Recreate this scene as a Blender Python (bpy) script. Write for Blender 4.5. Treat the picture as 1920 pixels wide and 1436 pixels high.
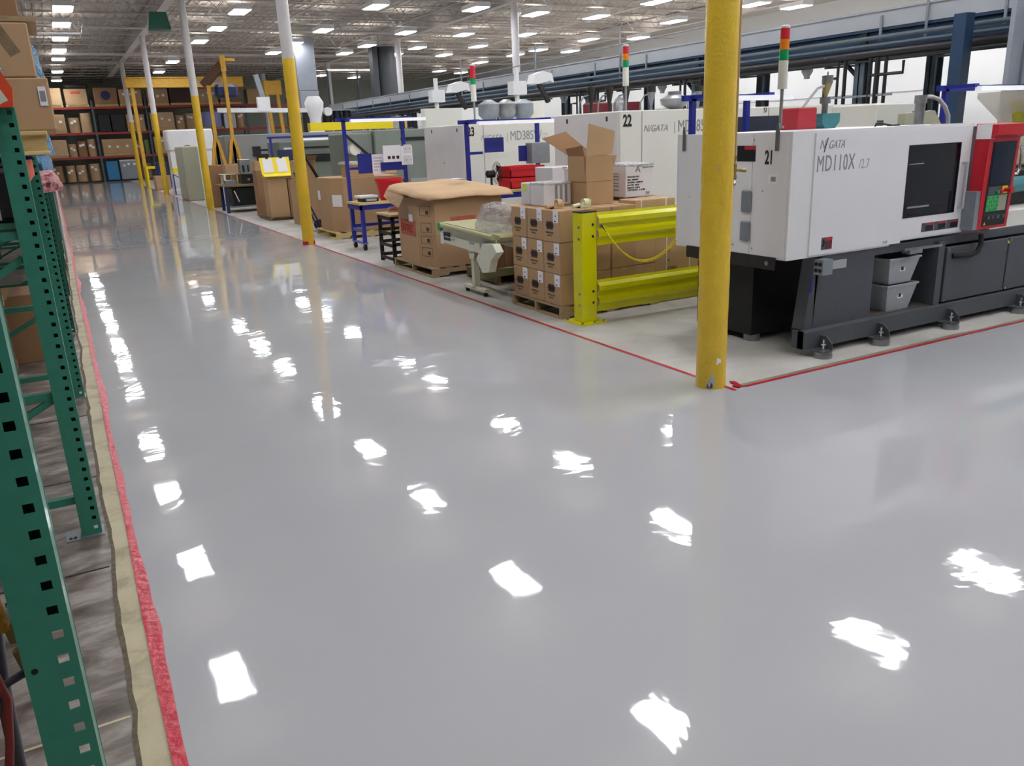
import bpy, math, random
from mathutils import Vector, Matrix, noise
random.seed(7)
for o in list(bpy.data.objects): bpy.data.objects.remove(o)
S = bpy.context.scene
COL = S.collection
# ---------------------------------------------------------------- camera
yaw, pitch, roll, fpx = 0.4884106518, 0.2967627097, -0.0418101479, 1524.5448
cam_d = bpy.data.cameras.new('camera'); cam_d.sensor_width = 36; cam_d.lens = fpx/1920*36; cam_d.clip_end = 300
cam = bpy.data.objects.new('camera', cam_d); COL.objects.link(cam)
F = Vector((math.sin(yaw)*math.cos(pitch), math.cos(yaw)*math.cos(pitch), -math.sin(pitch)))
Rt = Vector((math.cos(yaw), -math.sin(yaw), 0)); U = Rt.cross(F)
c_, s_ = math.cos(roll), math.sin(roll)
R2 = c_*Rt + s_*U; U2 = -s_*Rt + c_*U
mw = Matrix((R2, U2, -F)).transposed().to_4x4(); mw.translation = Vector((0, 0, 1.8))
cam.matrix_world = mw
S.camera = cam
# ---------------------------------------------------------------- world / exposure
w = bpy.data.worlds.new('world'); S.world = w; w.use_nodes = True
w.node_tree.nodes['Background'].inputs[0].default_value = (0.9, 0.93, 1.0, 1); w.node_tree.nodes['Background'].inputs[1].default_value = 0.25
S.view_settings.view_transform = 'Standard'; S.view_settings.look = 'None'
S.view_settings.gamma = 1.0; S.view_settings.use_curve_mapping = False
S.view_settings.exposure = 0.18
LAMP = 34.0          # emission of the ceiling fixtures
# ---------------------------------------------------------------- materials
def lin(c):
    if isinstance(c, str):
        c = [int(c[i:i+2], 16)/255 for i in (0, 2, 4)]
        c = [x/12.92 if x <= .04045 else ((x+.055)/1.055)**2.4 for x in c]
    return (*c[:3], 1)
MC = {}
def mat(name, col, rough=.6, metal=0, var=0, vscale=8, bump=0, bscale=60, alpha=1, emit=0, trans=0, ior=1.45, col2=None, stretch=None, coat=0):
    if name in MC: return MC[name]
    m = bpy.data.materials.new(name); m.use_nodes = True; nt = m.node_tree; b = nt.nodes['Principled BSDF']
    c = lin(col); b.inputs['Base Color'].default_value = c; b.inputs['Roughness'].default_value = rough
    b.inputs['Metallic'].default_value = metal; b.inputs['IOR'].default_value = ior
    if coat: b.inputs['Coat Weight'].default_value = coat; b.inputs['Coat Roughness'].default_value = .08
    if alpha < 1: b.inputs['Alpha'].default_value = alpha
    if trans: b.inputs['Transmission Weight'].default_value = trans
    if emit: b.inputs['Emission Color'].default_value = c; b.inputs['Emission Strength'].default_value = emit
    if var or bump or col2:
        tc = nt.nodes.new('ShaderNodeTexCoord'); mp = nt.nodes.new('ShaderNodeMapping')
        nt.links.new(tc.outputs['Object'], mp.inputs[0])
        if stretch: mp.inputs['Scale'].default_value = stretch
        if var or col2:
            n = nt.nodes.new('ShaderNodeTexNoise'); n.inputs['Scale'].default_value = vscale; n.inputs['Detail'].default_value = 6
            nt.links.new(mp.outputs[0], n.inputs['Vector'])
            r = nt.nodes.new('ShaderNodeValToRGB'); r.color_ramp.elements[0].position = .35; r.color_ramp.elements[1].position = .65
            k = lin(col2) if col2 else tuple(x*(1-var) for x in c[:3])+(1,)
            r.color_ramp.elements[0].color = k; r.color_ramp.elements[1].color = c
            nt.links.new(n.outputs['Fac'], r.inputs[0]); nt.links.new(r.outputs[0], b.inputs['Base Color'])
        if bump:
            n2 = nt.nodes.new('ShaderNodeTexNoise'); n2.inputs['Scale'].default_value = bscale; n2.inputs['Detail'].default_value = 4
            nt.links.new(mp.outputs[0], n2.inputs['Vector'])
            bp = nt.nodes.new('ShaderNodeBump'); bp.inputs['Strength'].default_value = bump; bp.inputs['Distance'].default_value = .02
            nt.links.new(n2.outputs['Fac'], bp.inputs['Height']); nt.links.new(bp.outputs[0], b.inputs['Normal'])
    MC[name] = m; return m
M = dict(
 white=mat('machine_white', 'e6e6ea', .38, var=.03, vscale=3),
 cream=mat('machine_cream', 'e2e1da', .42, var=.03, vscale=2),
 dgrey=mat('machine_dark_grey', '50545b', .5, var=.08, vscale=20, bump=.05, bscale=400),
 black=mat('black_plastic', '17181b', .45),
 rubber=mat('black_rubber', '1d1d1f', .7),
 red=mat('red_paint', 'c01c2c', .35), redd=mat('red_matte', 'b3303a', .5),
 redbin=mat('red_plastic', 'e02632', .38), orange=mat('orange_paint', 'dc4a24', .45, var=.2),
 yellow=mat('yellow_column_paint', 'e8c136', .42, var=.10, vscale=6, bump=.35, bscale=35, coat=.25),
 yelpl=mat('yellow_column_plain', 'e4bb30', .5, var=.1, vscale=5),
 wcol=mat('white_column_paint', 'd4d0d2', .5, var=.05, vscale=5),
 rail=mat('guardrail_yellow', 'dcd800', .3, var=.04, vscale=4, coat=.3),
 crane=mat('crane_yellow', 'dba93a', .5, var=.15),
 ybright=mat('bright_yellow', 'f2dc1e', .45),
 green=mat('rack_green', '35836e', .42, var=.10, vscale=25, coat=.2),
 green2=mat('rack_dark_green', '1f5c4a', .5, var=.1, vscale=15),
 rred=mat('rack_beam_red', 'a83a3c', .5), rpost=mat('rack_post_slate', '4c5b60', .5),
 kraft=mat('cardboard', 'ba9873', .8, var=.06, vscale=3, bump=.05, bscale=150),
 kraftd=mat('cardboard_dark', '9b7656', .82, var=.10, vscale=3, bump=.05, bscale=150),
 kraftl=mat('cardboard_light', 'c9a883', .8, var=.08, vscale=4, bump=.05, bscale=100),
 kraftdd=mat('cardboard_brown', '4a3a38', .85, var=.1),
 seam=mat('cardboard_gap', '4a3423', .9), tape=mat('packing_tape', 'c7a680', .25),
 ink=mat('print_black', '2a2523', .8), inkb=mat('print_brown', '55402f', .8), inkg=mat('print_grey', '8f9094', .5), inkg2=mat('print_light_grey', 'b0b1b6', .5), inkr=mat('print_red', 'c2543e', .8),
 inkd=mat('print_dark_red', '8a1f1c', .8),
 paper=mat('paper', 'efeef4', .7), wbox=mat('white_cardboard', 'dedce2', .7, var=.03, vscale=5),
 wood=mat('pallet_wood', 'b39a78', .85, var=.25, vscale=14, stretch=(1, 6, 6), bump=.2, bscale=60),
 woody=mat('pallet_wood_yellow', 'd8c489', .8, var=.15, vscale=14, stretch=(1, 6, 6)),
 woodd=mat('pallet_wood_dark', '8d775a', .85, var=.3, vscale=14, bump=.2, bscale=60),
 blue=mat('station_blue', '232e96', .4, var=.05), blue2=mat('station_blue_light', '5a68b8', .4), navy=mat('navy_panel', '1d2a86', .5),
 sblue=mat('steel_blue', '24405f', .45, var=.15, vscale=4), sblue2=mat('steel_blue_dark', '1f2c3c', .5, var=.2, vscale=4), sgrey=mat('steel_grey_blue', '57646f', .45, var=.15, vscale=6),
 fascia=mat('fascia_grey', 'a9adb5', .45, var=.08, vscale=1.5), pipe=mat('black_pipe', '232227', .4, var=.2, vscale=3), steel=mat('galvanised', '9a9ca0', .35, metal=.7, var=.2, vscale=10),
 chrome=mat('chrome', 'd5d6da', .15, metal=1), brass=mat('brass', '9a8a5a', .35, metal=.8),
 ggrey=mat('grey_green_machine', '7d857f', .5, var=.06, vscale=3), ggrey2=mat('grey_machine', '8f9092', .5, var=.06, vscale=3), cab=mat('beige_cabinet', 'b3b19c', .5, var=.04, vscale=3),
 conv=mat('conveyor_cream', 'd9d8c2', .4, var=.04), belt=mat('conveyor_belt', 'aaa67e', .55), ggreen=mat('green_cap', '1f9c60', .4), black2=mat('black_steel', '2b2728', .5, var=.2, vscale=15),
 joist=mat('joist_paint', 'c4bcb6', .7, var=.2, vscale=2), deck=mat('roof_deck', 'd0c8c0', .75, var=.12, vscale=.6), girder=mat('girder_paint', 'd8d0cc', .6, var=.1, vscale=1),
 duct=mat('duct_grey', '9fa5b0', .4, metal=.3, var=.08, vscale=2), ductd=mat('duct_dark', '3a3c40', .6),
 wallg=mat('wall_green_grey', 'a0a397', .75, var=.05, vscale=.7), wallw=mat('wall_white', 'f4f4f4', .75), bluep=mat('blue_plastic', '2f7fb5', .35), lav=mat('lavender_plastic', '8c94d0', .4),
 dblue=mat('dark_blue', '22305a', .5), teal=mat('teal_enamel', '4a8a92', .3, metal=.2), olive=mat('olive_drum', '6f7a4a', .5), lampoff=mat('lamp_housing', 'e8e8ea', .5),
 amber=mat('amber_lens', 'f08a20', .3), redl=mat('red_lens', 'd8303c', .3), greenl=mat('green_lens', '10a060', .3), grn=mat('keypad_green', '4fae62', .5), keyg=mat('keypad_grey', 'a5a391', .5),
 galv=mat('bin_steel', '8f969f', .42, metal=.35, var=.1, vscale=12), binp=mat('bin_plastic', 'a9aeb4', .4, var=.1, vscale=12), trayd=mat('tray_deck_brown', '5c534e', .6, var=.3, vscale=12), screen=mat('screen_dark', '20283a', .12), winglass=mat('dark_window', '14161f', .06),
 cone=mat('clear_hopper', 'c9c2bb', .2, alpha=.55), copper=mat('copper_wire', '8a4f38', .4, metal=.5), lime=mat('sticky_note', 'd2e63a', .7),
 pinkw=mat('pinkish_bag', 'b58a88', .6, var=.5, vscale=25, col2='8a3a40'), lamp=mat('lamp_diffuser', 'fbfdff', .5, emit=LAMP), roof_fill=mat('added_roof_fill', 'fffaf2', .5, emit=7.0), tube=mat('tube_lamp', 'fbfcff', .5, emit=14.0), wtube=mat('tube_white', 'eef0f6', .5, emit=.35),
 pole=mat('grey_pole', '9a9b9c', .4, metal=.4), gold=mat('hose_tan', 'b59a6a', .45), redhose=mat('red_hose', '8a3530', .5), ghose=mat('grey_hose', '4a4a52', .5), maroon=mat('maroon', '6e2630', .5))
def film(name, col, a):
    m = bpy.data.materials.new(name); m.use_nodes = True; nt = m.node_tree; b = nt.nodes['Principled BSDF']
    b.inputs['Base Color'].default_value = lin(col); b.inputs['Roughness'].default_value = .12; b.inputs['Specular IOR Level'].default_value = .9
    b.inputs['Alpha'].default_value = a
    n = nt.nodes.new('ShaderNodeTexNoise'); n.inputs['Scale'].default_value = 14; n.inputs['Detail'].default_value = 5; n.inputs['Distortion'].default_value = 1.5
    tc = nt.nodes.new('ShaderNodeTexCoord'); nt.links.new(tc.outputs['Object'], n.inputs['Vector'])
    bp = nt.nodes.new('ShaderNodeBump'); bp.inputs['Strength'].default_value = 1; bp.inputs['Distance'].default_value = .05
    nt.links.new(n.outputs['Fac'], bp.inputs['Height']); nt.links.new(bp.outputs[0], b.inputs['Normal'])
    return m
M['film'] = film('plastic_film', 'd2d4dc', .38); M['bfilm'] = film('blue_film', '5f9ac8', .75); M['wfilm'] = film('white_film', 'e8e8f0', .8)
# painted concrete and coating
def floor_coat():
    m = bpy.data.materials.new('floor_coating_grey'); m.use_nodes = True; nt = m.node_tree; b = nt.nodes['Principled BSDF']; L = nt.links.new
    tc = nt.nodes.new('ShaderNodeTexCoord')
    n = nt.nodes.new('ShaderNodeTexNoise'); n.inputs['Scale'].default_value = .5; n.inputs['Detail'].default_value = 3; L(tc.outputs['Object'], n.inputs['Vector'])
    r = nt.nodes.new('ShaderNodeValToRGB'); r.color_ramp.elements[0].color = lin('b0b1b6'); r.color_ramp.elements[1].color = lin('b6b6bb')
    r.color_ramp.elements[0].position = .35; r.color_ramp.elements[1].position = .65
    L(n.outputs['Fac'], r.inputs[0]); L(r.outputs[0], b.inputs['Base Color'])
    b.inputs['Roughness'].default_value = .035; b.inputs['IOR'].default_value = 1.5
    a = nt.nodes.new('ShaderNodeTexNoise'); a.inputs['Scale'].default_value = 1.7; a.inputs['Detail'].default_value = 3.5; a.inputs['Roughness'].default_value = .48; a.inputs['Distortion'].default_value = .6
    L(tc.outputs['Object'], a.inputs['Vector'])
    v = nt.nodes.new('ShaderNodeTexVoronoi'); v.inputs['Scale'].default_value = 45; L(tc.outputs['Object'], v.inputs['Vector'])
    lt = nt.nodes.new('ShaderNodeMath'); lt.operation = 'LESS_THAN'; lt.inputs[1].default_value = .07; L(v.outputs['Distance'], lt.inputs[0])
    b1 = nt.nodes.new('ShaderNodeBump'); b1.inputs['Strength'].default_value = 1; b1.inputs['Distance'].default_value = .0036; L(a.outputs['Fac'], b1.inputs['Height'])
    b2 = nt.nodes.new('ShaderNodeBump'); b2.inputs['Strength'].default_value = .12; b2.inputs['Distance'].default_value = .0006; L(lt.outputs[0], b2.inputs['Height']); L(b1.outputs[0], b2.inputs['Normal'])
    L(b2.outputs[0], b.inputs['Normal'])
    return m
M['coat'] = floor_coat()
def concrete(name, c1, c2, c3, rough, sc=(1, 1, 1), s=2.2, rv=0):
    m = bpy.data.materials.new(name); m.use_nodes = True; nt = m.node_tree; b = nt.nodes['Principled BSDF']; L = nt.links.new
    tc = nt.nodes.new('ShaderNodeTexCoord'); mp = nt.nodes.new('ShaderNodeMapping'); mp.inputs['Scale'].default_value = sc; L(tc.outputs['Object'], mp.inputs[0])
    n = nt.nodes.new('ShaderNodeTexNoise'); n.inputs['Scale'].default_value = s; n.inputs['Detail'].default_value = 9; n.inputs['Roughness'].default_value = .62; n.inputs['Distortion'].default_value = .5; L(mp.outputs[0], n.inputs['Vector'])
    r = nt.nodes.new('ShaderNodeValToRGB'); e = r.color_ramp.elements; e[0].position = .36; e[0].color = lin(c1); e[1].position = .66; e[1].color = lin(c3); q = e.new(.5); q.color = lin(c2)
    L(n.outputs['Fac'], r.inputs[0]); L(r.outputs[0], b.inputs['Base Color']); b.inputs['Roughness'].default_value = rough
    if rv:
        mr = nt.nodes.new('ShaderNodeMapRange'); mr.inputs[3].default_value = rough-rv; mr.inputs[4].default_value = rough+rv; L(n.outputs['Fac'], mr.inputs[0]); L(mr.outputs[0], b.inputs['Roughness'])
    bp = nt.nodes.new('ShaderNodeBump'); bp.inputs['Strength'].default_value = .25; bp.inputs['Distance'].default_value = .01; L(n.outputs['Fac'], bp.inputs['Height']); L(bp.outputs[0], b.inputs['Normal'])
    return m
M['conc'] = concrete('concrete_pale', 'a5a29c', 'b8b5b1', 'c6c3c0', .55, s=1.2)
M['concd'] = concrete('concrete_stained', '544a45', '756a64', 'a39a95', .36, sc=(1, 2.6, 1), s=3.4, rv=.15)
M['concc'] = concrete('concrete_cream', '9b9078', 'b8ad90', 'c0b598', .6, s=5)
M['ctape'] = mat('red_tape', 'c8203c', .3, var=.1, vscale=20, bump=.2, bscale=30)
# ---------------------------------------------------------------- mesh building
class B:
    def __init__(s): s.v = []; s.f = []; s.sm = False
    def add(s, vs, fs):
        k = len(s.v); s.v += [tuple(v) for v in vs]; s.f += [tuple(i+k for i in f) for f in fs]; return s
    def box(s, x0, x1, y0, y1, z0, z1):
        return s.add([(x0,y0,z0),(x1,y0,z0),(x1,y1,z0),(x0,y1,z0),(x0,y0,z1),(x1,y0,z1),(x1,y1,z1),(x0,y1,z1)],
              [(0,3,2,1),(4,5,6,7),(0,1,5,4),(1,2,6,5),(2,3,7,6),(3,0,4,7)])
    def bev(s, x0, x1, y0, y1, z0, z1, b=.01):      # box with chamfered vertical edges and top edge
        r = [(x0+b,y0),(x1-b,y0),(x1,y0+b),(x1,y1-b),(x1-b,y1),(x0+b,y1),(x0,y1-b),(x0,y0+b)]
        cx, cy = (x0+x1)/2, (y0+y1)/2
        def ins(p): return (p[0]+(b if p[0] < cx else -b)*.7, p[1]+(b if p[1] < cy else -b)*.7)
        q = [ins(p) for p in r]
        vs = [(*p, z0+b) for p in r]+[(*p, z1-b) for p in r]+[(*p, z1) for p in q]+[(*p, z0) for p in q]
        fs = [tuple(range(16, 24)), tuple(reversed(range(24, 32)))]
        for i in range(8):
            j = (i+1) % 8; fs += [(i, j, j+8, i+8), (i+8, j+8, j+16, i+16), (i+24, j+24, j, i)]
        return s.add(vs, fs)
    def prism(s, pts, a0, a1, ax='z'):              # 2-D outline extruded along an axis
        n = len(pts)
        def P(p, a): return (p[0], p[1], a) if ax == 'z' else ((a, p[0], p[1]) if ax == 'x' else (p[0], a, p[1]))
        vs = [P(p, a0) for p in pts]+[P(p, a1) for p in pts]
        return s.add(vs, [tuple(range(n))[::-1], tuple(range(n, 2*n))]+[(i, (i+1) % n, (i+1) % n+n, i+n) for i in range(n)])
    def cyl(s, p, q, r, n=12, r2=None):
        p, q = Vector(p), Vector(q); d = (q-p).normalized(); a = d.orthogonal().normalized(); b = d.cross(a); r2 = r if r2 is None else r2
        vs = [p+(a*math.cos(2*math.pi*i/n)+b*math.sin(2*math.pi*i/n))*r for i in range(n)]+[q+(a*math.cos(2*math.pi*i/n)+b*math.sin(2*math.pi*i/n))*r2 for i in range(n)]
        return s.add(vs, [tuple(range(n))[::-1], tuple(range(n, 2*n))]+[(i, (i+1) % n, (i+1) % n+n, i+n) for i in range(n)])
    def tube(s, pts, r, n=8):
        pts = [Vector(p) for p in pts]; k = len(s.v); m = len(pts); a = None
        for i, p in enumerate(pts):
            d = (pts[min(i+1, m-1)]-pts[max(i-1, 0)]).normalized()
            a = (d.orthogonal() if a is None else a-d*a.dot(d)).normalized(); b = d.cross(a)
            s.v += [tuple(p+(a*math.cos(2*math.pi*j/n)+b*math.sin(2*math.pi*j/n))*r) for j in range(n)]
        for i in range(m-1):
            for j in range(n):
                s.f.append((k+i*n+j, k+i*n+(j+1) % n, k+(i+1)*n+(j+1) % n, k+(i+1)*n+j))
        s.f += [tuple(k+j for j in range(n))[::-1], tuple(k+(m-1)*n+j for j in range(n))]; return s
    def bar(s, p, q, w, h):                          # rectangular bar between points
        p, q = Vector(p), Vector(q); d = (q-p).normalized(); up = Vector((0,0,1)) if abs(d.z) < .95 else Vector((0,1,0))
        a = d.cross(up).normalized()*w/2; b = a.cross(d).normalized()*h/2
        return s.add([p-a-b, p+a-b, p+a+b, p-a+b, q-a-b, q+a-b, q+a+b, q-a+b], [(0,3,2,1),(4,5,6,7),(0,1,5,4),(1,2,6,5),(2,3,7,6),(3,0,4,7)])
    def lathe(s, prof, cx, cy, n=16):                # profile [(r,z)...]
        k = len(s.v)
        for r, z in prof: s.v += [(cx+r*math.cos(2*math.pi*j/n), cy+r*math.sin(2*math.pi*j/n), z) for j in range(n)]
        for i in range(len(prof)-1):
            for j in range(n): s.f.append((k+i*n+j, k+i*n+(j+1) % n, k+(i+1)*n+(j+1) % n, k+(i+1)*n+j))
        s.f += [tuple(k+j for j in range(n))[::-1], tuple(k+(len(prof)-1)*n+j for j in range(n))]; return s
    def go(s, name, m, parent=None, smooth=False, label=None):
        me = bpy.data.meshes.new(name); off = Vector((0,0,0))
        if parent is not None: off = PL[parent.name]
        vs = s.v if parent is None else [tuple(Vector(v)-off) for v in s.v]
        me.from_pydata(vs, [], s.f); me.materials.append(M[m] if isinstance(m, str) else m)
        if smooth:
            me.polygons.foreach_set('use_smooth', [True]*len(me.polygons))
            try: me.set_sharp_from_angle(angle=math.radians(50))
            except Exception: pass
        o = bpy.data.objects.new(name, me); COL.objects.link(o)
        if parent is not None: o.parent = parent; PL[o.name] = off
        else: PL[o.name] = Vector((0,0,0))
        if label: o['label'] = label
        return o
PL = {}
def thing(name, label, cat, loc, group=None):
    o = bpy.data.objects.new(name, None); COL.objects.link(o); o.location = loc; o.empty_display_size = .1
    o['label'] = label; o['category'] = cat
    if group: o['group'] = group
    PL[o.name] = Vector(loc); return o
def tag(o, label, cat, group=None):
    o['label'] = label; o['category'] = cat
    if group: o['group'] = group
    return o
def struct(o): o['kind'] = 'structure'; return o
def copy_tree(o, parent=None):
    c = o.copy(); COL.objects.link(c)
    if parent is not None: c.parent = parent
    for ch in list(o.children):
        copy_tree(ch, c)
    return c
def single(b, name, m, label, cat, group=None, smooth=False):   # a thing that is one mesh, origin at its base
    xs = [v[0] for v in b.v]; ys = [v[1] for v in b.v]; zs = [v[2] for v in b.v]
    c = Vector(((min(xs)+max(xs))/2, (min(ys)+max(ys))/2, min(zs)))
    b.v = [tuple(Vector(v)-c) for v in b.v]; o = b.go(name, m, None, smooth); o.location = c; PL[o.name] = c
    return tag(o, label, cat, group)
def text(s, parent, m, org, xdir, updir, size, name='lettering', sx=1.0, shear=0, depth=.0015, spacing=1.0, bold=0):
    cu = bpy.data.curves.new('t', 'FONT'); cu.body = s; cu.size = size; cu.shear = shear; cu.extrude = depth; cu.space_character = spacing; cu.resolution_u = 3; cu.offset = bold
    to = bpy.data.objects.new('t', cu); COL.objects.link(to)
    bpy.context.view_layer.update()
    me = bpy.data.meshes.new_from_object(to.evaluated_get(bpy.context.evaluated_depsgraph_get()))
    bpy.data.objects.remove(to); bpy.data.curves.remove(cu)
    X = Vector(xdir).normalized(); Y = Vector(updir).normalized(); Z = X.cross(Y)
    off = PL[parent.name]
    for v in me.vertices:
        p = v.co; v.co = Vector(org)+X*p.x*sx+Y*p.y+Z*p.z-off
    me.materials.clear(); me.materials.append(M[m])
    o = bpy.data.objects.new(name, me); COL.objects.link(o); o.parent = parent; PL[o.name] = off; return o
XF = ((1,0,0),(0,0,1))      # writing on a face that looks towards -Y
XL = ((0,-1,0),(0,0,1))     # writing on a face that looks towards -X
ORD = ['first','second','third','fourth','fifth','sixth','seventh','eighth','ninth','tenth','eleventh','twelfth','thirteenth','fourteenth','fifteenth','sixteenth','seventeenth','eighteenth']
# ================================================================= SETTING
CO = 4.11     # edge of the cross aisle
XR = 3.95     # right edge of the main aisle
def polyline_strip(l, r, z0, z1):
    b = B(); n = len(l); vs = [(x, y, z1) for x, y in l]+[(x, y, z1) for x, y in r]
    b.add(vs, [(i, n+i, n+i+1, i+1) for i in range(n-1)])
    return b
yy = [-6+.12*i for i in range(int(64/.12))]
def wob(y, s, k): return noise.noise(Vector((y*s, k, 0)))
tape_l = [(0.005+.012*wob(y, .5, 3), y) for y in yy]; tape_r = [(0.045+.028*wob(y, .8, 9)+.012*wob(y, 4, 2), y) for y in yy]
cream_l = [(-0.075+.022*wob(y, 1.1, 5)+.01*wob(y, 7, 1), y) for y in yy]
struct(B().box(-16, 30, -12, 66, -.2, 0).go('floor', 'conc'))
o = B(); o.v = [(-16,-12,.002),(-16,66,.002)]; o = B()
o.add([(-16, y, .002) for y in yy]+[(x, y, .002) for x, y in cream_l], [(i, len(yy)+i, len(yy)+i+1, i+1) for i in range(len(yy)-1)])
struct(o.go('floor', 'concd'))
struct(polyline_strip(cream_l, tape_r, 0, .004).go('floor', 'concc'))
struct(polyline_strip([(x-.012-.012*abs(wob(y, 2, 12)), y) for x, y in cream_l], [(x+.004+.01*max(0, wob(y, 1.3, 15)), y) for x, y in cream_l], 0, .005).go('trim_11', mat('dirt_band', '6b604f', .8, var=.35, vscale=40)))
fo = B(); m0 = [i for i, y in enumerate(yy)]
n = len(yy)
fo.add([(x-.01, y, .006) for x, y in tape_r]+[(XR, y, .006) for y in yy], [(i, n+i, n+i+1, i+1) for i in range(n-1)])
fo.add([(XR, -6, .006), (30, -6, .006), (30, CO, .006), (XR, CO, .006)], [(0, 1, 2, 3)])
struct(fo.go('floor', 'coat'))
struct(polyline_strip(tape_l, tape_r, 0, .0085).go('trim_1', 'ctape'))
yt = [CO-.03+.25*i for i in range(200)]
struct(polyline_strip([(XR-.012+.006*wob(y, .6, 4), y) for y in yt], [(XR+.022+.006*wob(y, .9, 7), y) for y in yt], 0, .0085).go('trim_2', 'ctape'))
xt = [XR+.12+.2*i for i in range(120)]
b = B(); nn = len(xt); b.add([(x, CO-.014+.006*wob(x, .8, 4), .0085) for x in xt]+[(x, CO+.02+.006*wob(x, .7, 8), .0085) for x in xt], [(i, i+1, nn+i+1, nn+i) for i in range(nn-1)])
struct(b.go('trim_3', 'ctape'))
b = B(); b.add([(x, CO+.02, .004) for x in xt]+[(x, CO+.07+.04*wob(x, 1.5, 3), .004) for x in xt], [(i, i+1, nn+i+1, nn+i) for i in range(nn-1)])
struct(b.go('trim_4', mat('dirt_line', '8d8672', .7, var=.2)))
b = B().prism([(4.005, 4.17), (4.045, 4.185), (4.055, 4.22), (4.06, 4.26), (4.09, 4.25), (4.085, 4.20), (4.06, 4.13), (4.02, 4.11)], .006, .012)
struct(b.go('trim_5', 'ctape'))
for k, (y, m_) in enumerate(((2.62, 'concc'), (3.78, 'ink'), (5.0, 'ink'), (6.3, 'ink'))):
    struct(B().box(-9, -.09, y, y+.012, .002, .0035).go('trim_%d' % (6+k), m_))
# walls and roof
struct(B().box(-16, 30, 62, 62.3, 0, 6.8).go('wall_back', 'wallg'))
for x in [5.5, 10.5, 15.5, 20.5]: struct(B().box(x, x+.04, 61.97, 62, 0, 6.3).go('trim_20', 'joist'))
struct(B().box(-16.3, -16, -12, 62, 0, 6.8).go('wall_left', 'wallg'))
struct(B().box(-16, 30, -12.3, -12, 0, 6.8).go('wall_front', 'wallg'))
struct(B().box(30, 30.3, -12, 62, 0, 6.8).go('wall_right', 'wallw'))
struct(B().box(17, 17.15, -6, 50, 0, 4.0).go('wall_partition', 'wallw'))
struct(B().box(16.99, 17, -6, 50, 2.35, 2.37).go('trim_21', 'inkg2'))
# roof deck with real ribs
b = B(); x = -16; prof = []
while x < 30: prof += [(x, 6.62), (x+.10, 6.62), (x+.13, 6.58), (x+.22, 6.58), (x+.25, 6.62)]; x += .30
n = len(prof)
b.add([(px_, -12, pz) for px_, pz in prof]+[(px_, 62, pz) for px_, pz in prof], [(i, i+1, n+i+1, n+i) for i in range(n-1)])
b.box(-16, 30, -12, 62, 6.66, 6.8)
ceil = struct(b.go('ceiling', 'deck'))
# open-web joists: one per bay, sharing one mesh
jb = B(); L_ = 10.5; J = 10
jb.bar((0,0,.55), (L_,0,.55), .10, .035); jb.bar((0,0,.02), (L_,0,.02), .09, .035)
for i in range(J):
    x0 = L_*i/J; x1 = L_*(i+.5)/J; x2 = L_*(i+1)/J
    jb.bar((x0,0,.55), (x1,0,.02), .018, .018); jb.bar((x1,0,.02), (x2,0,.55), .018, .018)
jme = None
for x in (-6.65, 3.95, 14.5):
    y = -3.0
    while y < 61:
        if jme is None: o = jb.go('joist', 'joist', ceil); jme = o.data
        else: o = bpy.data.objects.new('joist', jme); COL.objects.link(o); o.parent = ceil
        o.location = (x, y, 6.02); y += 1.55 if x > 0 else 1.8
for x in (3.9, 14.45, 25.0):
    b = B().box(x-.012, x+.012, -12, 62, 6.02, 6.5); b.box(x-.13, x+.13, -12, 62, 6.0, 6.03); b.box(x-.13, x+.13, -12, 62, 6.5, 6.53); b.go('girder', 'girder', ceil)
for y in (43.4, 47.6):
    B().box(-8, 30, y-.05, y+.05, 5.93, 6.03).go('cross_beam', 'girder', ceil)
for x in (8.2, 12.6, 19.5): B().tube([(x, -4, 5.98), (x, 40, 5.98)], .03, 6).go('conduit', 'girder', ceil)
for y in (20.5, 34.0): B().tube([(-6, y, 5.95), (28, y, 5.95)], .035, 6).go('conduit', 'girder', ceil)
# ---------------------------------------------------------------- ceiling lights
hb = B(); hb.prism([(-.24, .14), (-.27, .03), (-.27, 0), (.27, 0), (.27, .03), (.24, .14)], -.56, .56, 'y')
db = B(); db.bev(-.235, .235, -.52, .52, -.02, -.001, .008)
rows = [(1.03, [-4.5, -.6, 3.3, 7.2, 11.09, 14.94, 18.79, 22.6, 28.2, 31.6, 35.4, 39.3, 42.9, 49.3, 55.3], 'aisle left edge'),
        (5.85, [-4.4, -.5, 3.4, 7.03, 11.23, 15.2, 18.85, 22.8, 27.8, 31.8, 35.7, 44.0, 49.7], 'yellow columns'),
        (9.6, [-4.4, -.5, 3.2, 6.85, 11.4, 15.2, 18.5, 23.4, 26.0, 31.7, 35.95, 39.6], 'moulding machines'),
        (12.9, [-.5, 3.4, 7.2, 11.2, 15.2, 19.2, 25.7, 31.85, 36.4, 39.6], 'overhead pipe rack'),
        (15.5, [-.5, 3.4, 7.3, 11.3, 16.4, 20.6, 26.3, 32.1, 37.0, 39.9, 52.5], 'second column row'),
        (18.15, [3.2, 7.0, 11.5, 15.3, 19.2, 23.06, 26.5, 31.7, 36.1, 39.95, 54.3], 'white partition wall'),
        (22.1, [11.5, 15.3, 19.0, 22.7, 27.0, 32.9, 37.35, 39.7, 43.8, 49.5], 'ground behind the partition'),
        (24.2, [11.5, 15.3, 19.0, 22.8, 26.4, 32.0, 37.7, 50.8], 'far right wall')]
proto = None
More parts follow.
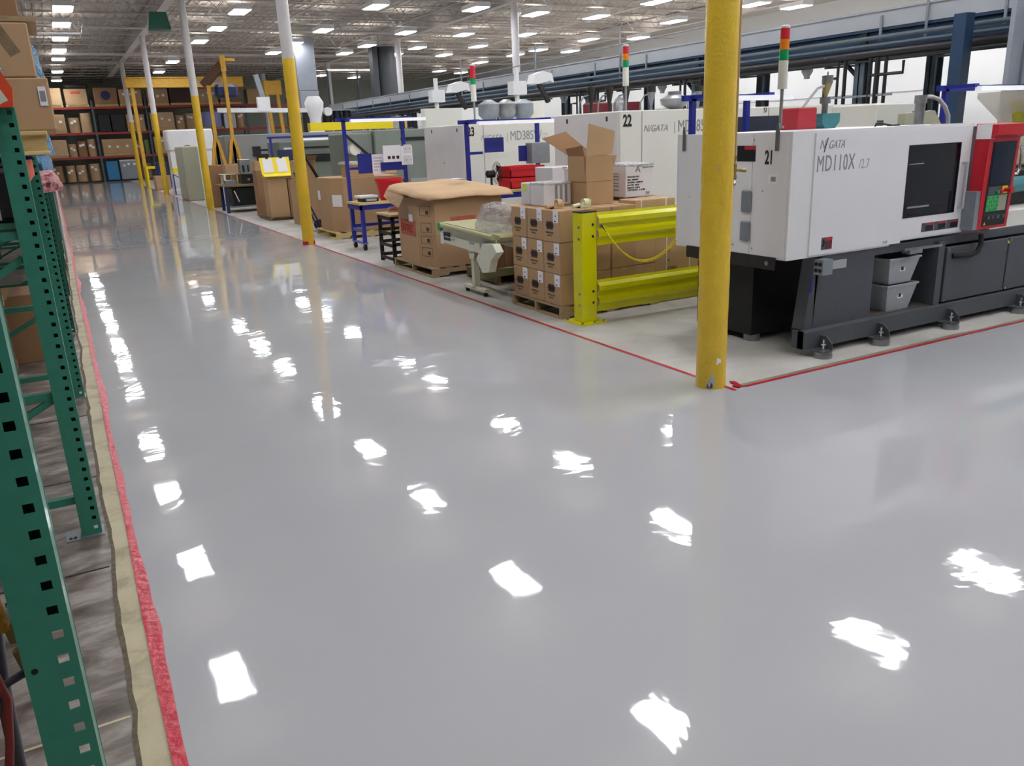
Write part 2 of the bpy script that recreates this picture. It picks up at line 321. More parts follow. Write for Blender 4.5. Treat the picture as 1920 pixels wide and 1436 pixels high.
for x, ys, ds in rows:
    for y in ys:
        if proto is None:
            proto = thing('ceiling_light', '', 'light', (0,0,0)); hb.go('housing', 'lampoff', proto); db.go('diffuser', 'lamp', proto); B().box(-.2,.2,-.5,.5,.142,.146).go('added_glow_strip', 'roof_fill', proto)  # glowing strip on the housing top is added to brighten the roof
            for k in (-1, 1): B().tube([(0, .5*k, .13), (0, .5*k, .35)], .008, 5).go('hanger', 'steel', proto)
            o = proto
        else: o = copy_tree(proto)
        o.location = (x, y, 5.72); o['label'] = 'ceiling light, %s from the far end, in the row over the %s' % (ORD[len(ys)-1-ys.index(y)], ds); o['group'] = 'ceiling lights over the '+ds
t = thing('hanging_bar', 'bright white bar hung from the roof above the left racks', 'bar', (.8, 30, 5.27)); B().tube([(-.6,30,5.27),(1.45,30,5.28)], .03, 8).go('bar', 'white', t, True); B().tube([(1.3,30,5.55),(1.45,30,5.2),(1.55,30,5.55)], .015, 6).tube([(1.45,30,5.5),(1.45,30,6.1)], .008, 5).tube([(-.4,30,5.27),(-.4,30,6.1)], .008, 5).go('hanger', 'white', t)
# ---------------------------------------------------------------- columns
def column(x, y, zt, label, r=.105, mat_='yelpl', zb=.006):
    t = thing('steel_column', label, 'column', (x, y, zb))
    n = 28
    if mat_ == 'yellow':      # the near one: wrinkled paint
        b = B(); prof = []
        k0 = len(b.v); nz = 150; n = 64
        for i in range(nz+1):
            z = zb+(zt-zb)*i/nz; wr = .35+2.8*math.exp(-((z-1.25)/.38)**2)
            for j in range(n):
                a = 2*math.pi*j/n; rr = r+.0028*wr*noise.noise(Vector((math.cos(a)*3.2, math.sin(a)*3.2+z*4, z*10)))
                b.v.append((x+rr*math.cos(a), y+rr*math.sin(a), z))
        for i in range(nz):
            for j in range(n): b.f.append((i*n+j, i*n+(j+1) % n, (i+1)*n+(j+1) % n, (i+1)*n+j))
        b.go('painted_base', mat_, t, True)
    else: B().cyl((x,y,zb), (x,y,zt), r, n).go('painted_base', mat_, t, True)
    B().cyl((x,y,zt), (x,y,6.02), r*.985, n).go('white_shaft', 'wcol', t, True)
    return t
c0 = column(3.9, 4.28, 3.24, 'thick yellow steel column with wrinkled paint at the aisle corner', mat_='yellow')
def chip(a, pts, nm, mt):
    b = B(); a = math.radians(a); rr = .1085; k = len(pts); vs = []
    for q in (rr-.004, rr): vs += [(3.9+q*math.cos(a+u/rr), 4.28+q*math.sin(a+u/rr), z) for u, z in pts]
    b.add(vs, [tuple(range(k))[::-1], tuple(range(k, 2*k))]+[(i, (i+1) % k, (i+1) % k+k, i+k) for i in range(k)]); b.go(nm, mt, c0)
chip(-132, [(-.035,.03),(-.01,.012),(.02,.02),(.03,.06),(.02,.10),(.008,.135),(0,.10),(-.02,.07)], 'chipped_paint', 'inkg2')
chip(-132, [(-.03,.02),(-.01,.012),(.015,.02),(.012,.05),(-.01,.06),(-.022,.045)], 'bare_steel', 'ghose')
chip(-104, [(-.018,.19),(-.008,.185),(0,.20),(.018,.20),(.016,.225),(-.012,.235)], 'paint_chip', 'paper')
chip(-128, [(-.010,1.52),(0,1.50),(.006,1.53),(0,1.55),(-.008,1.54)], 'paint_chip', 'kraftl')
tg = ['with a red tape scrap at its foot beside the pallet jack', 'beside the dark steel bench', 'beside the tall beige cabinet', 'farthest of the aisle row']
for k in range(1, 5):
    ck = column(3.9, 4.28+10.82*k, 3.2 if k < 3 else 3.15, 'yellow and white steel column, %s from the camera, %s' % (ORD[k], tg[k-1]))
    if k == 1: B().prism([(3.78,15.06),(3.84,15.0),(3.93,15.0),(4.0,15.04),(4.02,15.1),(3.9,15.14)], .012, .07).go('tape_scrap', 'ctape', ck)
B().cyl((3.9, 4.28+10.82*4, 3.15), (3.9, 4.28+10.82*4, 3.25), .13, 16).go('collar', 'wcol', ck)
for k, (zt, ds) in {1: (1.9, 'hidden'), 2: (2.5, 'rising behind machine 22 through the pipe rack'), 3: (2.6, 'pink-patched, rising behind the first blue station'), 4: (1.9, 'rising at the left end of the pipe rack')}.items():
    if k > 1: column(14.45, 4.28+10.82*k, zt, 'slim white column with a yellow base '+ds, r=.13)
column(12.5, 55, 2.2, 'pale column before the far green-grey wall, beside the hanging duct', r=.14, zb=0)
# air drop on the near column
t = thing('air_drop_pipe', 'tan air drop pipe with brass valve strapped to the corner column', 'pipe', (4.03, 4.25, 1.42))
B().tube([(4.032,4.262,6.0), (4.032,4.262,1.60)], .011, 10).go('pipe', 'gold', t, True)
B().lathe([(.015,1.60),(.017,1.58),(.012,1.575),(.012,1.56),(.018,1.555),(.018,1.53),(.015,1.525),(.015,1.48),(.018,1.475),(.018,1.45),(.009,1.445)], 4.032, 4.262, 12).go('valve_body', 'brass', t, True)
B().cyl((4.04,4.262,1.51), (4.085,4.25,1.505), .011, 10).cyl((4.085,4.25,1.505), (4.115,4.242,1.502), .014, 6).go('coupling', 'brass', t)
B().lathe([(.008,1.445),(.008,1.435),(.014,1.43),(.014,1.40),(.009,1.39)], 4.032, 4.262, 12).go('drain_cock', 'chrome', t, True)
# ================================================================= MACHINE 21
def bolt(b, x, y, z, r=.006): b.cyl((x, y, z), (x, y-.006, z), r, 8)
m = thing('moulding_machine', 'white and grey moulding machine numbered 21 with red control panel', 'machine', (7.2, 5.1, .0))
X0, Y0, Y1 = 4.80, 4.48, 5.78
b = B(); b.prism([(X0, .785), (5.98, .785), (5.98, .815), (6.93, .815), (6.93, 1.735), (X0, 1.735)], Y0, Y1, 'y'); b.go('hood', 'white', m)
# door panel, proud of the hood
b = B(); wx0, wx1, wz0, wz1 = 6.10, 6.775, 1.0, 1.585
for x0, x1, z0, z1 in ((5.03, wx0, .80, 1.715), (wx1, 6.90, .83, 1.715), (wx0, wx1, .83, wz0), (wx0, wx1, wz1, 1.715)): b.box(x0, x1, Y0-.012, Y0, z0, z1)
dr = b.go('door', 'white', m)
B().box(wx0, wx1, Y0-.004, Y0-.001, wz0, wz1).go('window_pane', 'winglass', dr)
b = B(); b.box(wx0, wx0+.008, Y0-.014, Y0-.004, wz0, wz1).box(wx1-.008, wx1, Y0-.014, Y0-.004, wz0, wz1).box(wx0, wx1, Y0-.014, Y0-.004, wz0, wz0+.008).box(wx0, wx1, Y0-.014, Y0-.004, wz1-.008, wz1); b.go('window_frame', 'black', dr)
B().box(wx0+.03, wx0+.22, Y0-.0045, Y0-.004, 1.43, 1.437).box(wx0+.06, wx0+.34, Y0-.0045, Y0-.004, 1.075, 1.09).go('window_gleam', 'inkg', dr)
B().bar((6.82, Y0-.05, 1.03), (6.82, Y0-.05, 1.42), .022, .022).box(6.81, 6.83, Y0-.05, Y0, 1.03, 1.05).box(6.81, 6.83, Y0-.05, Y0, 1.40, 1.42).go('door_handle', 'inkg2', dr)
for i in range(3):
    x = 6.36+.165*i
    st = B().box(x, x+.16, Y0-.0135, Y0-.0122, .865, .94).go('warning_sticker', 'dgrey', dr)
    B().box(x+.05, x+.155, Y0-.0145, Y0-.0136, .92, .937).go('red_stripe', 'redd', st); B().box(x+.055, x+.15, Y0-.0145, Y0-.0136, .872, .916).go('black_field', 'black', st)
st = B().box(5.16, 5.28, Y0-.0135, Y0-.0122, .835, .93).go('warning_sticker', 'dgrey', m)
B().box(5.205, 5.28, Y0-.0145, Y0-.0136, .905, .93).go('red_stripe', 'redd', st); B().box(5.205, 5.275, Y0-.0145, Y0-.0136, .84, .90).go('black_field', 'maroon', st)
B().tube([(5.175, Y0-.014, .86), (5.19, Y0-.014, .885), (5.18, Y0-.014, .91)], .006, 6).go('hand_symbol', 'black', st)
text('N', m, 'inkg', (5.07, Y0-.0125, 1.60), *XF, .095, sx=.8, shear=.3)
text('/', m, 'ink', (5.115, Y0-.0125, 1.575), *XF, .15, sx=.8, shear=.15)
text('GATA', m, 'inkg', (5.165, Y0-.0125, 1.60), *XF, .085, sx=.78, shear=.3)
text('MD110X', m, 'inkg', (5.05, Y0-.0125, 1.435), *XF, .17, sx=.62, spacing=1.1)
text('/2.7', m, 'inkg2', (5.52, Y0-.0125, 1.435), *XF, .105, sx=.72, spacing=1.05)
text('3DMC', m, 'inkg2', (5.88, Y0-.0125, .815), *XF, .03, sx=.8)
B().box(6.05, 6.35, Y0+.05, Y0+.10, 1.735, 1.7375).box(6.45, 6.85, Y0+.03, Y0+.07, 1.735, 1.7375).go('vent_slots', 'inkg', m)
# end face
b = B()
b.box(X0-.006, X0, 4.50, 4.86, .80, 1.72).box(X0-.006, X0, 4.875, 5.76, .80, 1.72); ep = b.go('end_panel', 'white', m)
for y, z in ((4.86,1.68),(4.75,1.3),(5.3,1.5),(5.35,1.5),(5.3,1.35),(5.35,1.35),(5.60,1.22),(5.05,.86),(4.84,.85),(5.15,1.66)):
    B().cyl((X0-.006,y,z), (X0-.009,y,z), .006, 8).go('screw', 'inkg', ep)
text('21', ep, 'ink', (X0-.0065, 4.742, 1.505), *XL, .14, sx=.62, bold=.004)
for z0, z1 in ((1.13, 1.30), (.905, 1.06)):
    B().bev(X0-.03, X0-.006, 4.86, 4.96, z0, z1, .008).go('vent_cover', 'dgrey' if 0 else 'galv', ep)
st = B().box(X0-.0085, X0-.0065, 4.84, 5.04, 1.52, 1.64).go('warning_sticker', 'black', ep); B().box(X0-.0095, X0-.0085, 4.84, 4.96, 1.61, 1.64).go('red_stripe', 'redd', st)
B().box(X0-.0075, X0-.0065, 4.60, 4.70, 1.36, 1.43).go('bar_code_label', 'paper', ep); B().box(X0-.0085, X0-.0076, 4.62, 4.67, 1.375, 1.41).go('bar_code', 'inkg', ep)
for y in (4.62, 5.68): B().prism([(y-.018, 1.60), (y+.018, 1.60), (y+.018, 1.76), (y+.008, 1.80), (y-.008, 1.80), (y-.018, 1.76)], X0-.014, X0-.007, 'x').go('lifting_lug', 'steel', m)
for y0, y1 in ((4.58, 5.10), (5.30, 5.62)):
    bp_ = B().box(X0-.012, X0-.003, y0, y1, .70, .80).go('bracket_plate', 'black2', m)
    B().cyl((X0-.012, y0+.08, .75), (X0-.022, y0+.08, .75), .018, 14).go('bolt_head', 'steel', bp_)
# stand
bs = B(); bs.box(5.0, 10.4, 4.42, 4.50, .06, .20).box(5.84, 10.4, 4.5, 5.0, .17, .20); base = bs.go('base_beam', 'dgrey', m)
B().box(5.16, 5.84, 4.50, 4.54, .20, .785).box(5.0, 5.02, 4.44, 4.56, .0601, .20).go('leg_panel', 'dgrey', m)
B().prism([(5.06,.20),(5.16,.20),(5.20,.785),(5.14,.785)], 4.50, 4.62, 'y').go('leg_flange', 'dgrey', m)
B().box(5.02, 6.0, 5.03, 5.72, .06, .80).box(6.0, 10.4, 5.06, 5.72, .20, .80).go('rear_block', 'black', m)
B().box(5.84, 10.4, 4.50, 5.04, .72, .79).go('bed_frame', 'dgrey', m)
B().box(6.62, 6.70, 4.46, 5.0, .20, .76).go('frame_post', 'dgrey', m)
for i, (x0, x1) in enumerate(((6.735, 7.62), (7.64, 8.6), (8.62, 9.6), (9.62, 10.4))):
    p_ = B().bev(x0, x1, 4.455, 4.50, .215, .70, .006).go('cover_panel', 'dgrey', m)
    for x in (x0+.02, x1-.02):
        for z in (.23, .68): B().cyl((x, 4.455, z), (x, 4.45, z), .008, 8).go('screw', 'chrome', p_)
B().prism([(7.60, .655), (7.63, .655), (7.615, .68)], 4.448, 4.452, 'y').go('warning_triangle', 'ybright', m)
B().box(5.84, 6.62, 4.50, 5.0, .201, .206).go('tray_deck', 'trayd', m)
B().box(5.12, 5.23, 4.40, 4.49, .645, .765).go('socket_box', 'galv', m)
for i in range(2):
    for j in range(2): B().cyl((5.12, 4.425+.04*i, .68+.05*j), (5.113, 4.425+.04*i, .68+.05*j), .015, 12).go('socket', 'black', m)
B().box(5.27, 5.50, 4.494, 4.4995, .66, .73).go('name_plate', 'inkg2', m); B().box(5.10, 5.125, 4.496, 4.4995, .50, .61).go('blue_label', 'navy', m)
B().tube([(7.10,4.40,.79),(7.10,4.39,.70),(7.06,4.39,.64),(6.98,4.40,.615),(6.86,4.42,.62),(6.80,4.45,.62)], .022, 10).go('control_cable', 'rubber', m, True)
B().bar((6.15, 4.46, .735), (6.62, 4.44, .735), .02, .02).box(6.18, 6.34, 4.42, 4.50, .70, .735).go('slide_rail', 'steel', m)
for x, y in ((5.12, 4.34), (5.80, 4.34), (6.72, 4.34), (7.75, 4.34), (8.8, 4.34)):
    f_ = B().cyl((x,y,0.0), (x,y,.03), .072, 24).cyl((x,y,.03), (x,y,.05), .068, 24).go('levelling_foot', 'steel', m, True)
    B().cyl((x,y,.05), (x,y,.145), .009, 8).cyl((x,y,.10), (x,y,.112), .02, 6).go('foot_bolt', 'chrome', f_)
    B().prism([(4.30, .052), (4.42, .052), (4.42, .16), (4.36, .16), (4.30, .11)], x+.05, x+.058, 'x').box(x-.06, x+.05, 4.29, 4.42, .052, .06).go('foot_bracket', 'dgrey', f_)
for x, y in ((5.10, 5.1), (5.62, 5.07)): B().cyl((x,y,0), (x,y,.06), .07, 20).go('levelling_foot', 'steel', m)
# control panel
cp = B().prism([(Y0-.02, .84), (Y0-.13, .84), (Y0-.15, 1.60), (Y0-.21, 1.63), (Y0-.21, 1.715), (Y0-.02, 1.725)], 6.94, 7.37, 'x').go('control_panel', 'red', m)
def yf(z, d): return Y0-.13-.02*(z-.84)/.76-d
def face(x0, x1, z0, z1, nm, mt, par, d=.003): return B().prism([(yf(z0,0), z0), (yf(z0,d), z0), (yf(z1,d), z1), (yf(z1,0), z1)], x0, x1, 'x').go(nm, mt, par)
face(7.00, 7.33, .865, 1.575, 'black_fascia', 'black', cp)
face(7.02, 7.30, 1.22, 1.56, 'screen', 'screen', cp, .006)
face(7.02, 7.30, 1.13, 1.20, 'switch_strip', 'dgrey', cp, .006)
face(7.02, 7.19, .99, 1.125, 'green_keypad', 'grn', cp, .006); face(7.19, 7.30, .99, 1.125, 'grey_keypad', 'keyg', cp, .006)
for i in range(5):
    for j in range(4): face(7.025+.033*i, 7.05+.033*i, .995+.033*j, 1.018+.033*j, 'key', 'greenl' if (i+j) % 2 else 'grn', cp, .009)
face(7.215, 7.285, 1.135, 1.20, 'stop_plate', 'ybright', cp, .009)
B().cyl((7.25, yf(1.165,.009), 1.165), (7.25, yf(1.165,.05), 1.165), .017, 14).cyl((7.25, yf(1.165,.05), 1.165), (7.25, yf(1.165,.075), 1.165), .028, 14).go('emergency_stop', 'red', cp)
B().cyl((7.19, yf(1.155,.006), 1.155), (7.19, yf(1.155,.03), 1.155), .015, 12).go('push_button', 'redl', cp); B().cyl((7.13, yf(1.155,.006), 1.155), (7.13, yf(1.155,.03), 1.155), .015, 12).go('push_button', 'greenl', cp)
for x in (7.06, 7.12, 7.19, 7.27): B().cyl((x, yf(.94,.003), .94), (x, yf(.94,.02), .94), .016, 12).box(x-.004, x+.004, yf(.94,.03), yf(.94,.02), .93, .955).go('selector_switch', 'chrome', cp)
B().prism([(7.02, .875), (7.05, .875), (7.035, .90)], yf(.88,.006), yf(.88,.003), 'y').go('warning_triangle', 'ybright', cp)
B().tube([(7.37,Y0-.12,1.52), (7.43,Y0-.13,1.52), (7.45,Y0-.13,1.48), (7.45,Y0-.13,1.33), (7.43,Y0-.13,1.29), (7.37,Y0-.12,1.29)], .011, 8).go('panel_handle', 'chrome', cp, True)
B().box(6.88, 6.94, Y0-.13, Y0-.02, .845, 1.17).go('side_guard', 'galv', cp)
B().box(6.935, 6.995, Y0-.16, Y0-.03, 1.60, 1.72).go('panel_bracket', 'white', cp)
# injection side
B().bev(7.37, 10.4, 4.50, 5.7, .79, .95, .01).go('injection_bed', 'cream', m)
B().bev(8.25, 10.4, 5.1, 5.75, 1.28, 1.66, .02).go('injection_cover', 'cab', m)
B().box(7.42, 10.3, 4.75, 5.6, .95, 1.27).go('injection_unit', 'black', m); B().cyl((7.5, 4.7, 1.15), (9.5, 4.7, 1.15), .075, 16).go('injection_barrel', 'teal', m, True)
B().box(7.37, 7.42, 4.62, 5.7, .95, 1.70).go('platen', 'dgrey', m)
# stack light
def stack_light(x, y, z0, s, label, mid='amber'):
    t = thing('stack_light', label, 'signal light', (x, y, z0))
    B().cyl((x,y,z0), (x,y,z0+.02*s), .03*s, 14).cyl((x,y,z0), (x,y,z0+.30*s), .014*s, 10).go('pole', 'pole', t, True)
    B().cyl((x,y,z0+.30*s), (x,y,z0+.51*s), .037*s, 18).go('base', 'cream', t, True)
    for k, mm in enumerate(('greenl', mid, 'redl')): B().cyl((x,y,z0+(.512+.078*k)*s), (x,y,z0+(.588+.078*k)*s), .036*s, 18).go('lens', mm, t, True)
    B().lathe([(.036*s, z0+.746*s), (.036*s, z0+.76*s), (.02*s, z0+.77*s)], x, y, 18).go('cap', 'white', t, True); return t
stack_light(4.83, 4.64, 1.76, .93, 'red amber green stack light on machine 21 beside the corner column')
single(B().bev(5.31, 5.53, 4.92, 5.1, 1.741, 1.91, .008), 'control_box', 'redd', 'plain red steel box standing on top of machine 21', 'box')
t = thing('vacuum_loader', 'teal vacuum hopper loader with a clear cone above machine 21', 'loader', (5.76, 5.05, 1.735))
B().prism([(5.66,1.79),(5.70,1.74),(5.82,1.74),(5.87,1.79),(5.87,1.86),(5.66,1.86)], 4.98, 5.12, 'y').go('body', 'teal', t)
B().cyl((5.76,5.05,1.86), (5.76,5.05,1.94), .025, 12).cyl((5.76,5.05,1.94),(5.76,5.05,1.99),.045,14).go('neck', 'steel', t, True)
B().cyl((5.76,5.05,1.99), (5.77,5.05,2.10), .012, 14, .042).go('cone', mat('amber_cone', '9a8f4a', .2, alpha=.8), t, True)
B().cyl((5.77,5.05,2.10), (5.77,5.05,2.16), .045, 16).cyl((5.77,5.05,2.16),(5.77,5.05,2.19),.006,6).go('head', 'steel', t, True)
B().tube([(5.74,5.05,2.08),(5.66,5.05,2.06),(5.57,5.05,1.98),(5.50,5.05,1.91)], .011, 8).go('hose', 'inkg2', t, True)
B().tube([(5.66,5.05,1.83),(5.56,5.05,1.83)], .006, 6).go('lever', 'black', t)
t = thing('receiver_tube', 'clear receiver cylinder with a curved grey hose above the machine door', 'loader', (7.06, 5.1, 1.74))
B().cyl((7.06,5.1,1.74), (7.06,5.1,1.95), .045, 16).cyl((7.06,5.1,1.92), (7.06,5.1,1.99), .055, 16).go('cylinder', 'steel', t, True)
B().tube([(7.10,5.1,1.97),(7.2,5.1,1.975),(7.32,5.1,1.95),(7.42,5.1,1.88),(7.48,5.1,1.80),(7.5,5.1,1.66)], .02, 8).go('hose', 'inkg2', t, True)
single(B().prism([(7.56,.96),(7.56,1.84),(8.02,1.86),(8.16,1.70),(8.16,.96)], 5.62, 5.7, 'y'), 'hopper_hood', 'cab', 'beige sloping sheet metal hood behind the red control panel', 'hood')
single(B().prism([(8.04,1.86),(8.20,1.86),(8.40,1.70),(8.40,1.28),(8.18,1.28),(8.18,1.70)], 5.76, 5.9, 'y'), 'motor_cover', 'black', 'black motor cover between the beige hood and clear hopper', 'cover')
single(B().tube([(6.28,4.95,1.735),(6.29,4.95,1.76),(6.33,4.95,1.765),(6.42,4.95,1.75),(6.5,4.95,1.74)], .008, 6).box(6.46,6.58,4.93,4.97,1.735,1.747), 'cable', 'rubber', 'short black cable lying on top of machine 21', 'cable')
t = thing('material_hopper', 'large clear conical hopper with coloured pellets behind the control panel', 'hopper', (9.22, 5.5, 1.66))
B().lathe([(.17,1.661),(.18,1.69),(.44,1.97),(.44,2.02)], 9.24, 5.45, 24).go('cone', 'cone', t, True)
B().lathe([(.03,1.69),(.05,1.72),(.11,1.93)], 9.04, 5.36, 18).go('yellow_pellets', mat('pellets', 'b0a83a', .7, var=.2, vscale=60), t, True)
# bins
def nest_bin(z0, z1, label, n):
    t = thing('parts_bin', label, 'bin', (6.24, 4.70, z0)); b = B(); e = .03; x0, x1, y0, y1 = 6.06, 6.40, 4.50, 4.86; w_ = .006
    lo = [(x0+e,y0+e),(x1-e,y0+e),(x1-e,y1-e),(x0+e,y1-e)]; hi = [(x0-.02,y0),(x1+.03,y0),(x1+.03,y1),(x0-.02,y1)]
    ho = [(x0-.03,y0-.01),(x1+.04,y0-.01),(x1+.04,y1+.01),(x0-.03,y1+.01)]; li = [(x0+e+w_,y0+e+w_),(x1-e-w_,y0+e+w_),(x1-e-w_,y1-e-w_),(x0+e+w_,y1-e-w_)]
    vs = [(*p,z0) for p in lo]+[(*p,z1-.015) for p in hi]+[(*p,z1-.015) for p in ho]+[(*p,z1) for p in ho]+[(*p,z1) for p in [(q[0]+(w_ if q[0]<6.2 else -w_), q[1]+(w_ if q[1]<4.7 else -w_)) for q in hi]]+[(*p,z0+w_) for p in li]
    fs = [(0,3,2,1),(20,21,22,23)]
    for r in range(5):
        for i in range(4): j = (i+1) % 4; fs.append((r*4+i, r*4+j, r*4+4+j, r*4+4+i))
    b.add(vs, fs).go('shell', 'binp', t)
    zc = (z0+z1)/2
    B().box(6.20, 6.265, y0-.001+.012, y0+.016, zc-.01, zc+.045).go('label_sticker', 'paper', t); B().box(6.21, 6.24, y0+.0095, y0+.011, zc, zc+.03).go('printed_mark', 'ink', t)
nest_bin(.206, .435, 'grey plastic bin on the machine deck under the other bin', 0); nest_bin(.44, .665, 'grey plastic bin stacked on top of another under machine 21', 1)
# ================================================================= MACHINES 22, 23
def big_machine(x, y0, y1, x1, num, logo, lab, zt=2.0):
    t = thing('moulding_machine', lab, 'machine', ((x+x1)/2, (y0+y1)/2, 0))
    h = B().bev(x, x1, y0, y1, .55, zt, .012).go('hood', 'cream', t)
    B().box(x-.012, x, y0+.03, y1-.03, .6, zt-.02).go('end_panel', 'white', t)
    B().box(x+.35, x+.36, y0-.004, y0, .6, zt-.01).box(x+2.6, x+2.61, y0-.004, y0, .6, zt-.01).go('panel_joint', 'inkg', t)
    B().box(x+.1, x1, y0+.1, y1-.1, 0, .55).go('base', 'dgrey', t)
    text(num, t, 'ink', (x+.05, y0-.003, zt-.19), *XF, .20, sx=.7, bold=.006)
    text('N/GATA', t, 'inkg', (logo, y0-.003, zt-.27), *XF, .12, sx=.9, shear=.3); text('|', t, 'inkg2', (logo+.50, y0-.003, zt-.27), *XF, .16)
    text('MD385W', t, 'inkg', (logo+.57, y0-.003, zt-.29), *XF, .22, sx=.72); text('/22', t, 'inkg2', (logo+1.22, y0-.003, zt-.28), *XF, .12, sx=.8); text('1 P', t, 'ink', (logo+1.50, y0-.003, zt-.27), *XF, .09)
    for yy_ in (y0+.25, y1-.4): B().box(x-.015, x-.012, yy_, yy_+.04, zt-.12, zt-.06).go('hinge', 'black2', t)
    B().cyl((x-.012,(y0+y1)/2,1.35), (x-.02,(y0+y1)/2,1.35), .012, 8).go('screw', 'inkg', t)
    return t
m22 = big_machine(6.5, 8.98, 10.6, 11.2, '22', 6.88, 'long cream moulding machine numbered 22 behind the cartons', 2.03)
B().box(8.45, 9.72, 8.96, 8.985, 1.60, 1.90).go('window', 'screen', m22); B().box(8.4, 9.8, 8.97, 8.98, 1.9, 1.905).go('window_trim', 'inkg', m22)
t = thing('end_cover', 'cream sheet metal cover seen above the machine 21 window', 'cover', (9.6, 7.6, 0)); B().bev(9.13,10.06,7.2,7.9,.0,1.985,.02).go('body', 'cream', t); B().box(9.16,9.27,7.19,7.2,1.69,1.78).go('latch', 'dgrey', t); text('SI', m22, 'ink', (9.0, 8.975, 1.95), *XF, .10)
B().tube([(6.45,8.9,1.0),(6.45,8.9,1.25)], .012, 6).box(6.4,6.5,8.88,8.92,1.22,1.26).go('bracket', 'inkg', m22)
big_machine(6.2, 13.0, 14.75, 11.2, '23', 6.50, 'cream moulding machine numbered 23 behind the second blue station', 1.99)
stack_light(7.05, 9.6, 2.03, 1.12, 'red amber green stack light on machine 22 beside small hopper loaders')
stack_light(6.9, 14.0, 1.99, 1.35, 'red and green stack light on top of machine 23', 'redl')
for i, (x, s) in enumerate(((6.75,1),(7.06,1.05),(7.35,1),(7.8,1.2),(8.68,1.25))):
    t = thing('hopper_loader', 'small dark hopper loader on machine 22, %s from the left' % ORD[i], 'loader', (x, 10.0, 2.03))
    B().cyl((x,10,2.03), (x,10,2.10), .02, 10).cyl((x,10,2.10), (x,10,2.30*1), .015, 12, .05*s).go('cone', 'galv' if i > 2 else 'black2', t, True)
    B().cyl((x,10,2.30), (x,10,2.38), .055*s, 12).cyl((x,10,2.38), (x,10,2.42), .01, 6).go('lid', 'black2', t, True)
    B().tube([(x-.03,10,2.28),(x-.12,10,2.26),(x-.19,10,2.17),(x-.2,10,2.03)], .012, 6).go('hose', 'steel', t)
single(B().lathe([(.04,2.03),(.2,2.12),(.22,2.2),(.1,2.26),(.1,2.30)], 8.15, 9.9, 14), 'receiver_drum', 'steel', 'shiny steel receiver drum between hopper loaders on machine 22', 'drum', smooth=True)
single(B().tube([(8.9,9.9,2.03),(8.9,9.9,2.22),(8.92,9.9,2.27),(8.97,9.9,2.29),(9.02,9.9,2.27),(9.04,9.9,2.22),(9.04,9.9,2.03)], .014, 8), 'hook_pipe', 'steel', 'inverted U steel pipe on top of machine 22', 'pipe', smooth=True)
t = thing('steel_hopper', 'shiny steel hopper group on machine 23 beside its stack light', 'hopper', (7.5, 14.1, 1.99))
for i in range(3): B().lathe([(.05,1.99),(.20,2.16),(.20,2.34),(.06,2.42)], 7.25+.36*i, 14.1, 12).go('drum', 'steel' if i % 2 else 'galv', t, True)
def takeout_robot(x, y, z, label, s=1.0):
    t = thing('takeout_robot', label, 'robot', (x, y, z))
    B().box(x-.35*s, x+.55*s, y-.12, y+.12, z, z+.42*s).go('pedestal', 'cream', t)
    B().tube([(x,y,z+.3*s), (x,y,z+1.05*s)], .05*s, 8).go('mast', 'white', t, True); B().box(x-.14*s, x+.16*s, y-.12, y+.12, z+.55*s, z+.80*s).go('carriage', 'white', t)
    B().prism([(x+.30*s, z+.75*s), (x+.36*s, z+.92*s), (x+.55*s, z+.98*s), (x+.74*s, z+.93*s), (x+.78*s, z+.76*s), (x+.68*s, z+.80*s), (x+.45*s, z+.74*s)], y-.14, y+.14, 'y').go('head_cover', 'white', t)
    B().bar((x+.5*s,y,z+.76*s), (x+.72*s,y,z+.40*s), .10*s, .07*s).go('arm', 'black2', t)
takeout_robot(8.3, 14.9, 1.99, 'white takeout robot with rounded head above machine 23'); takeout_robot(8.1, 18.4, 2.0, 'white takeout robot behind the first blue station frame', 1.05)
# grey-green machines farther down
t = thing('moulding_machine', 'grey green moulding machine beside machine 23 with a black slot', 'machine', (8, 18.2, 0))
B().bev(6.15, 9.8, 17.4, 18.9, .75, 2.0, .02).go('hood', 'ggrey', t); B().box(6.3, 9.7, 17.5, 18.8, 0, .75).go('base', 'ggrey', t)
B().box(6.75, 7.65, 17.38, 17.41, 1.76, 1.83).go('slot', 'black', t); B().box(6.9, 7.9, 17.36, 17.42, .88, .95).go('rail', 'chrome', t); B().bev(5.55, 6.15, 17.5, 18.8, .3, 1.96, .03).go('end_housing', 'ggrey', t)
B().cyl((5.68,17.5,1.62),(5.68,17.3,1.62),.12,18).go('drum_cover', 'cream', t, True); B().bar((5.45,17.3,1.95),(5.95,17.3,1.5),.05,.05).go('lever_arm', 'black', t)
t = thing('moulding_machine', 'long grey moulding machine with a black band behind the bench and yellow stands', 'machine', (7, 29, 0))
B().bev(4.9, 10.4, 28.0, 30.0, .0, 2.13, .03).go('hood', 'ggrey2', t)
B().box(5.75, 10.4, 27.97, 28.01, 1.60, 1.66).box(5.85, 10.4, 27.96, 28.01, 1.0, 1.50).box(5.75,6.0,27.94,28.0,1.45,1.75).go('black_band', 'black', t); B().box(5.85, 10.4, 27.95, 28.0, 1.51, 1.54).go('rail', 'galv', t)
t = thing('moulding_machine', 'grey machine behind the yellow clip board with open window', 'machine', (6, 22.8, 0))
B().bev(5.3, 8.6, 22.5, 23.8, .3, 1.85, .02).go('hood', 'ggrey', t); B().box(5.5, 8.6, 22.47, 22.52, 1.66, 1.70).box(5.45,8.6,22.46,22.52,1.30,1.50).go('black_band', 'black', t)
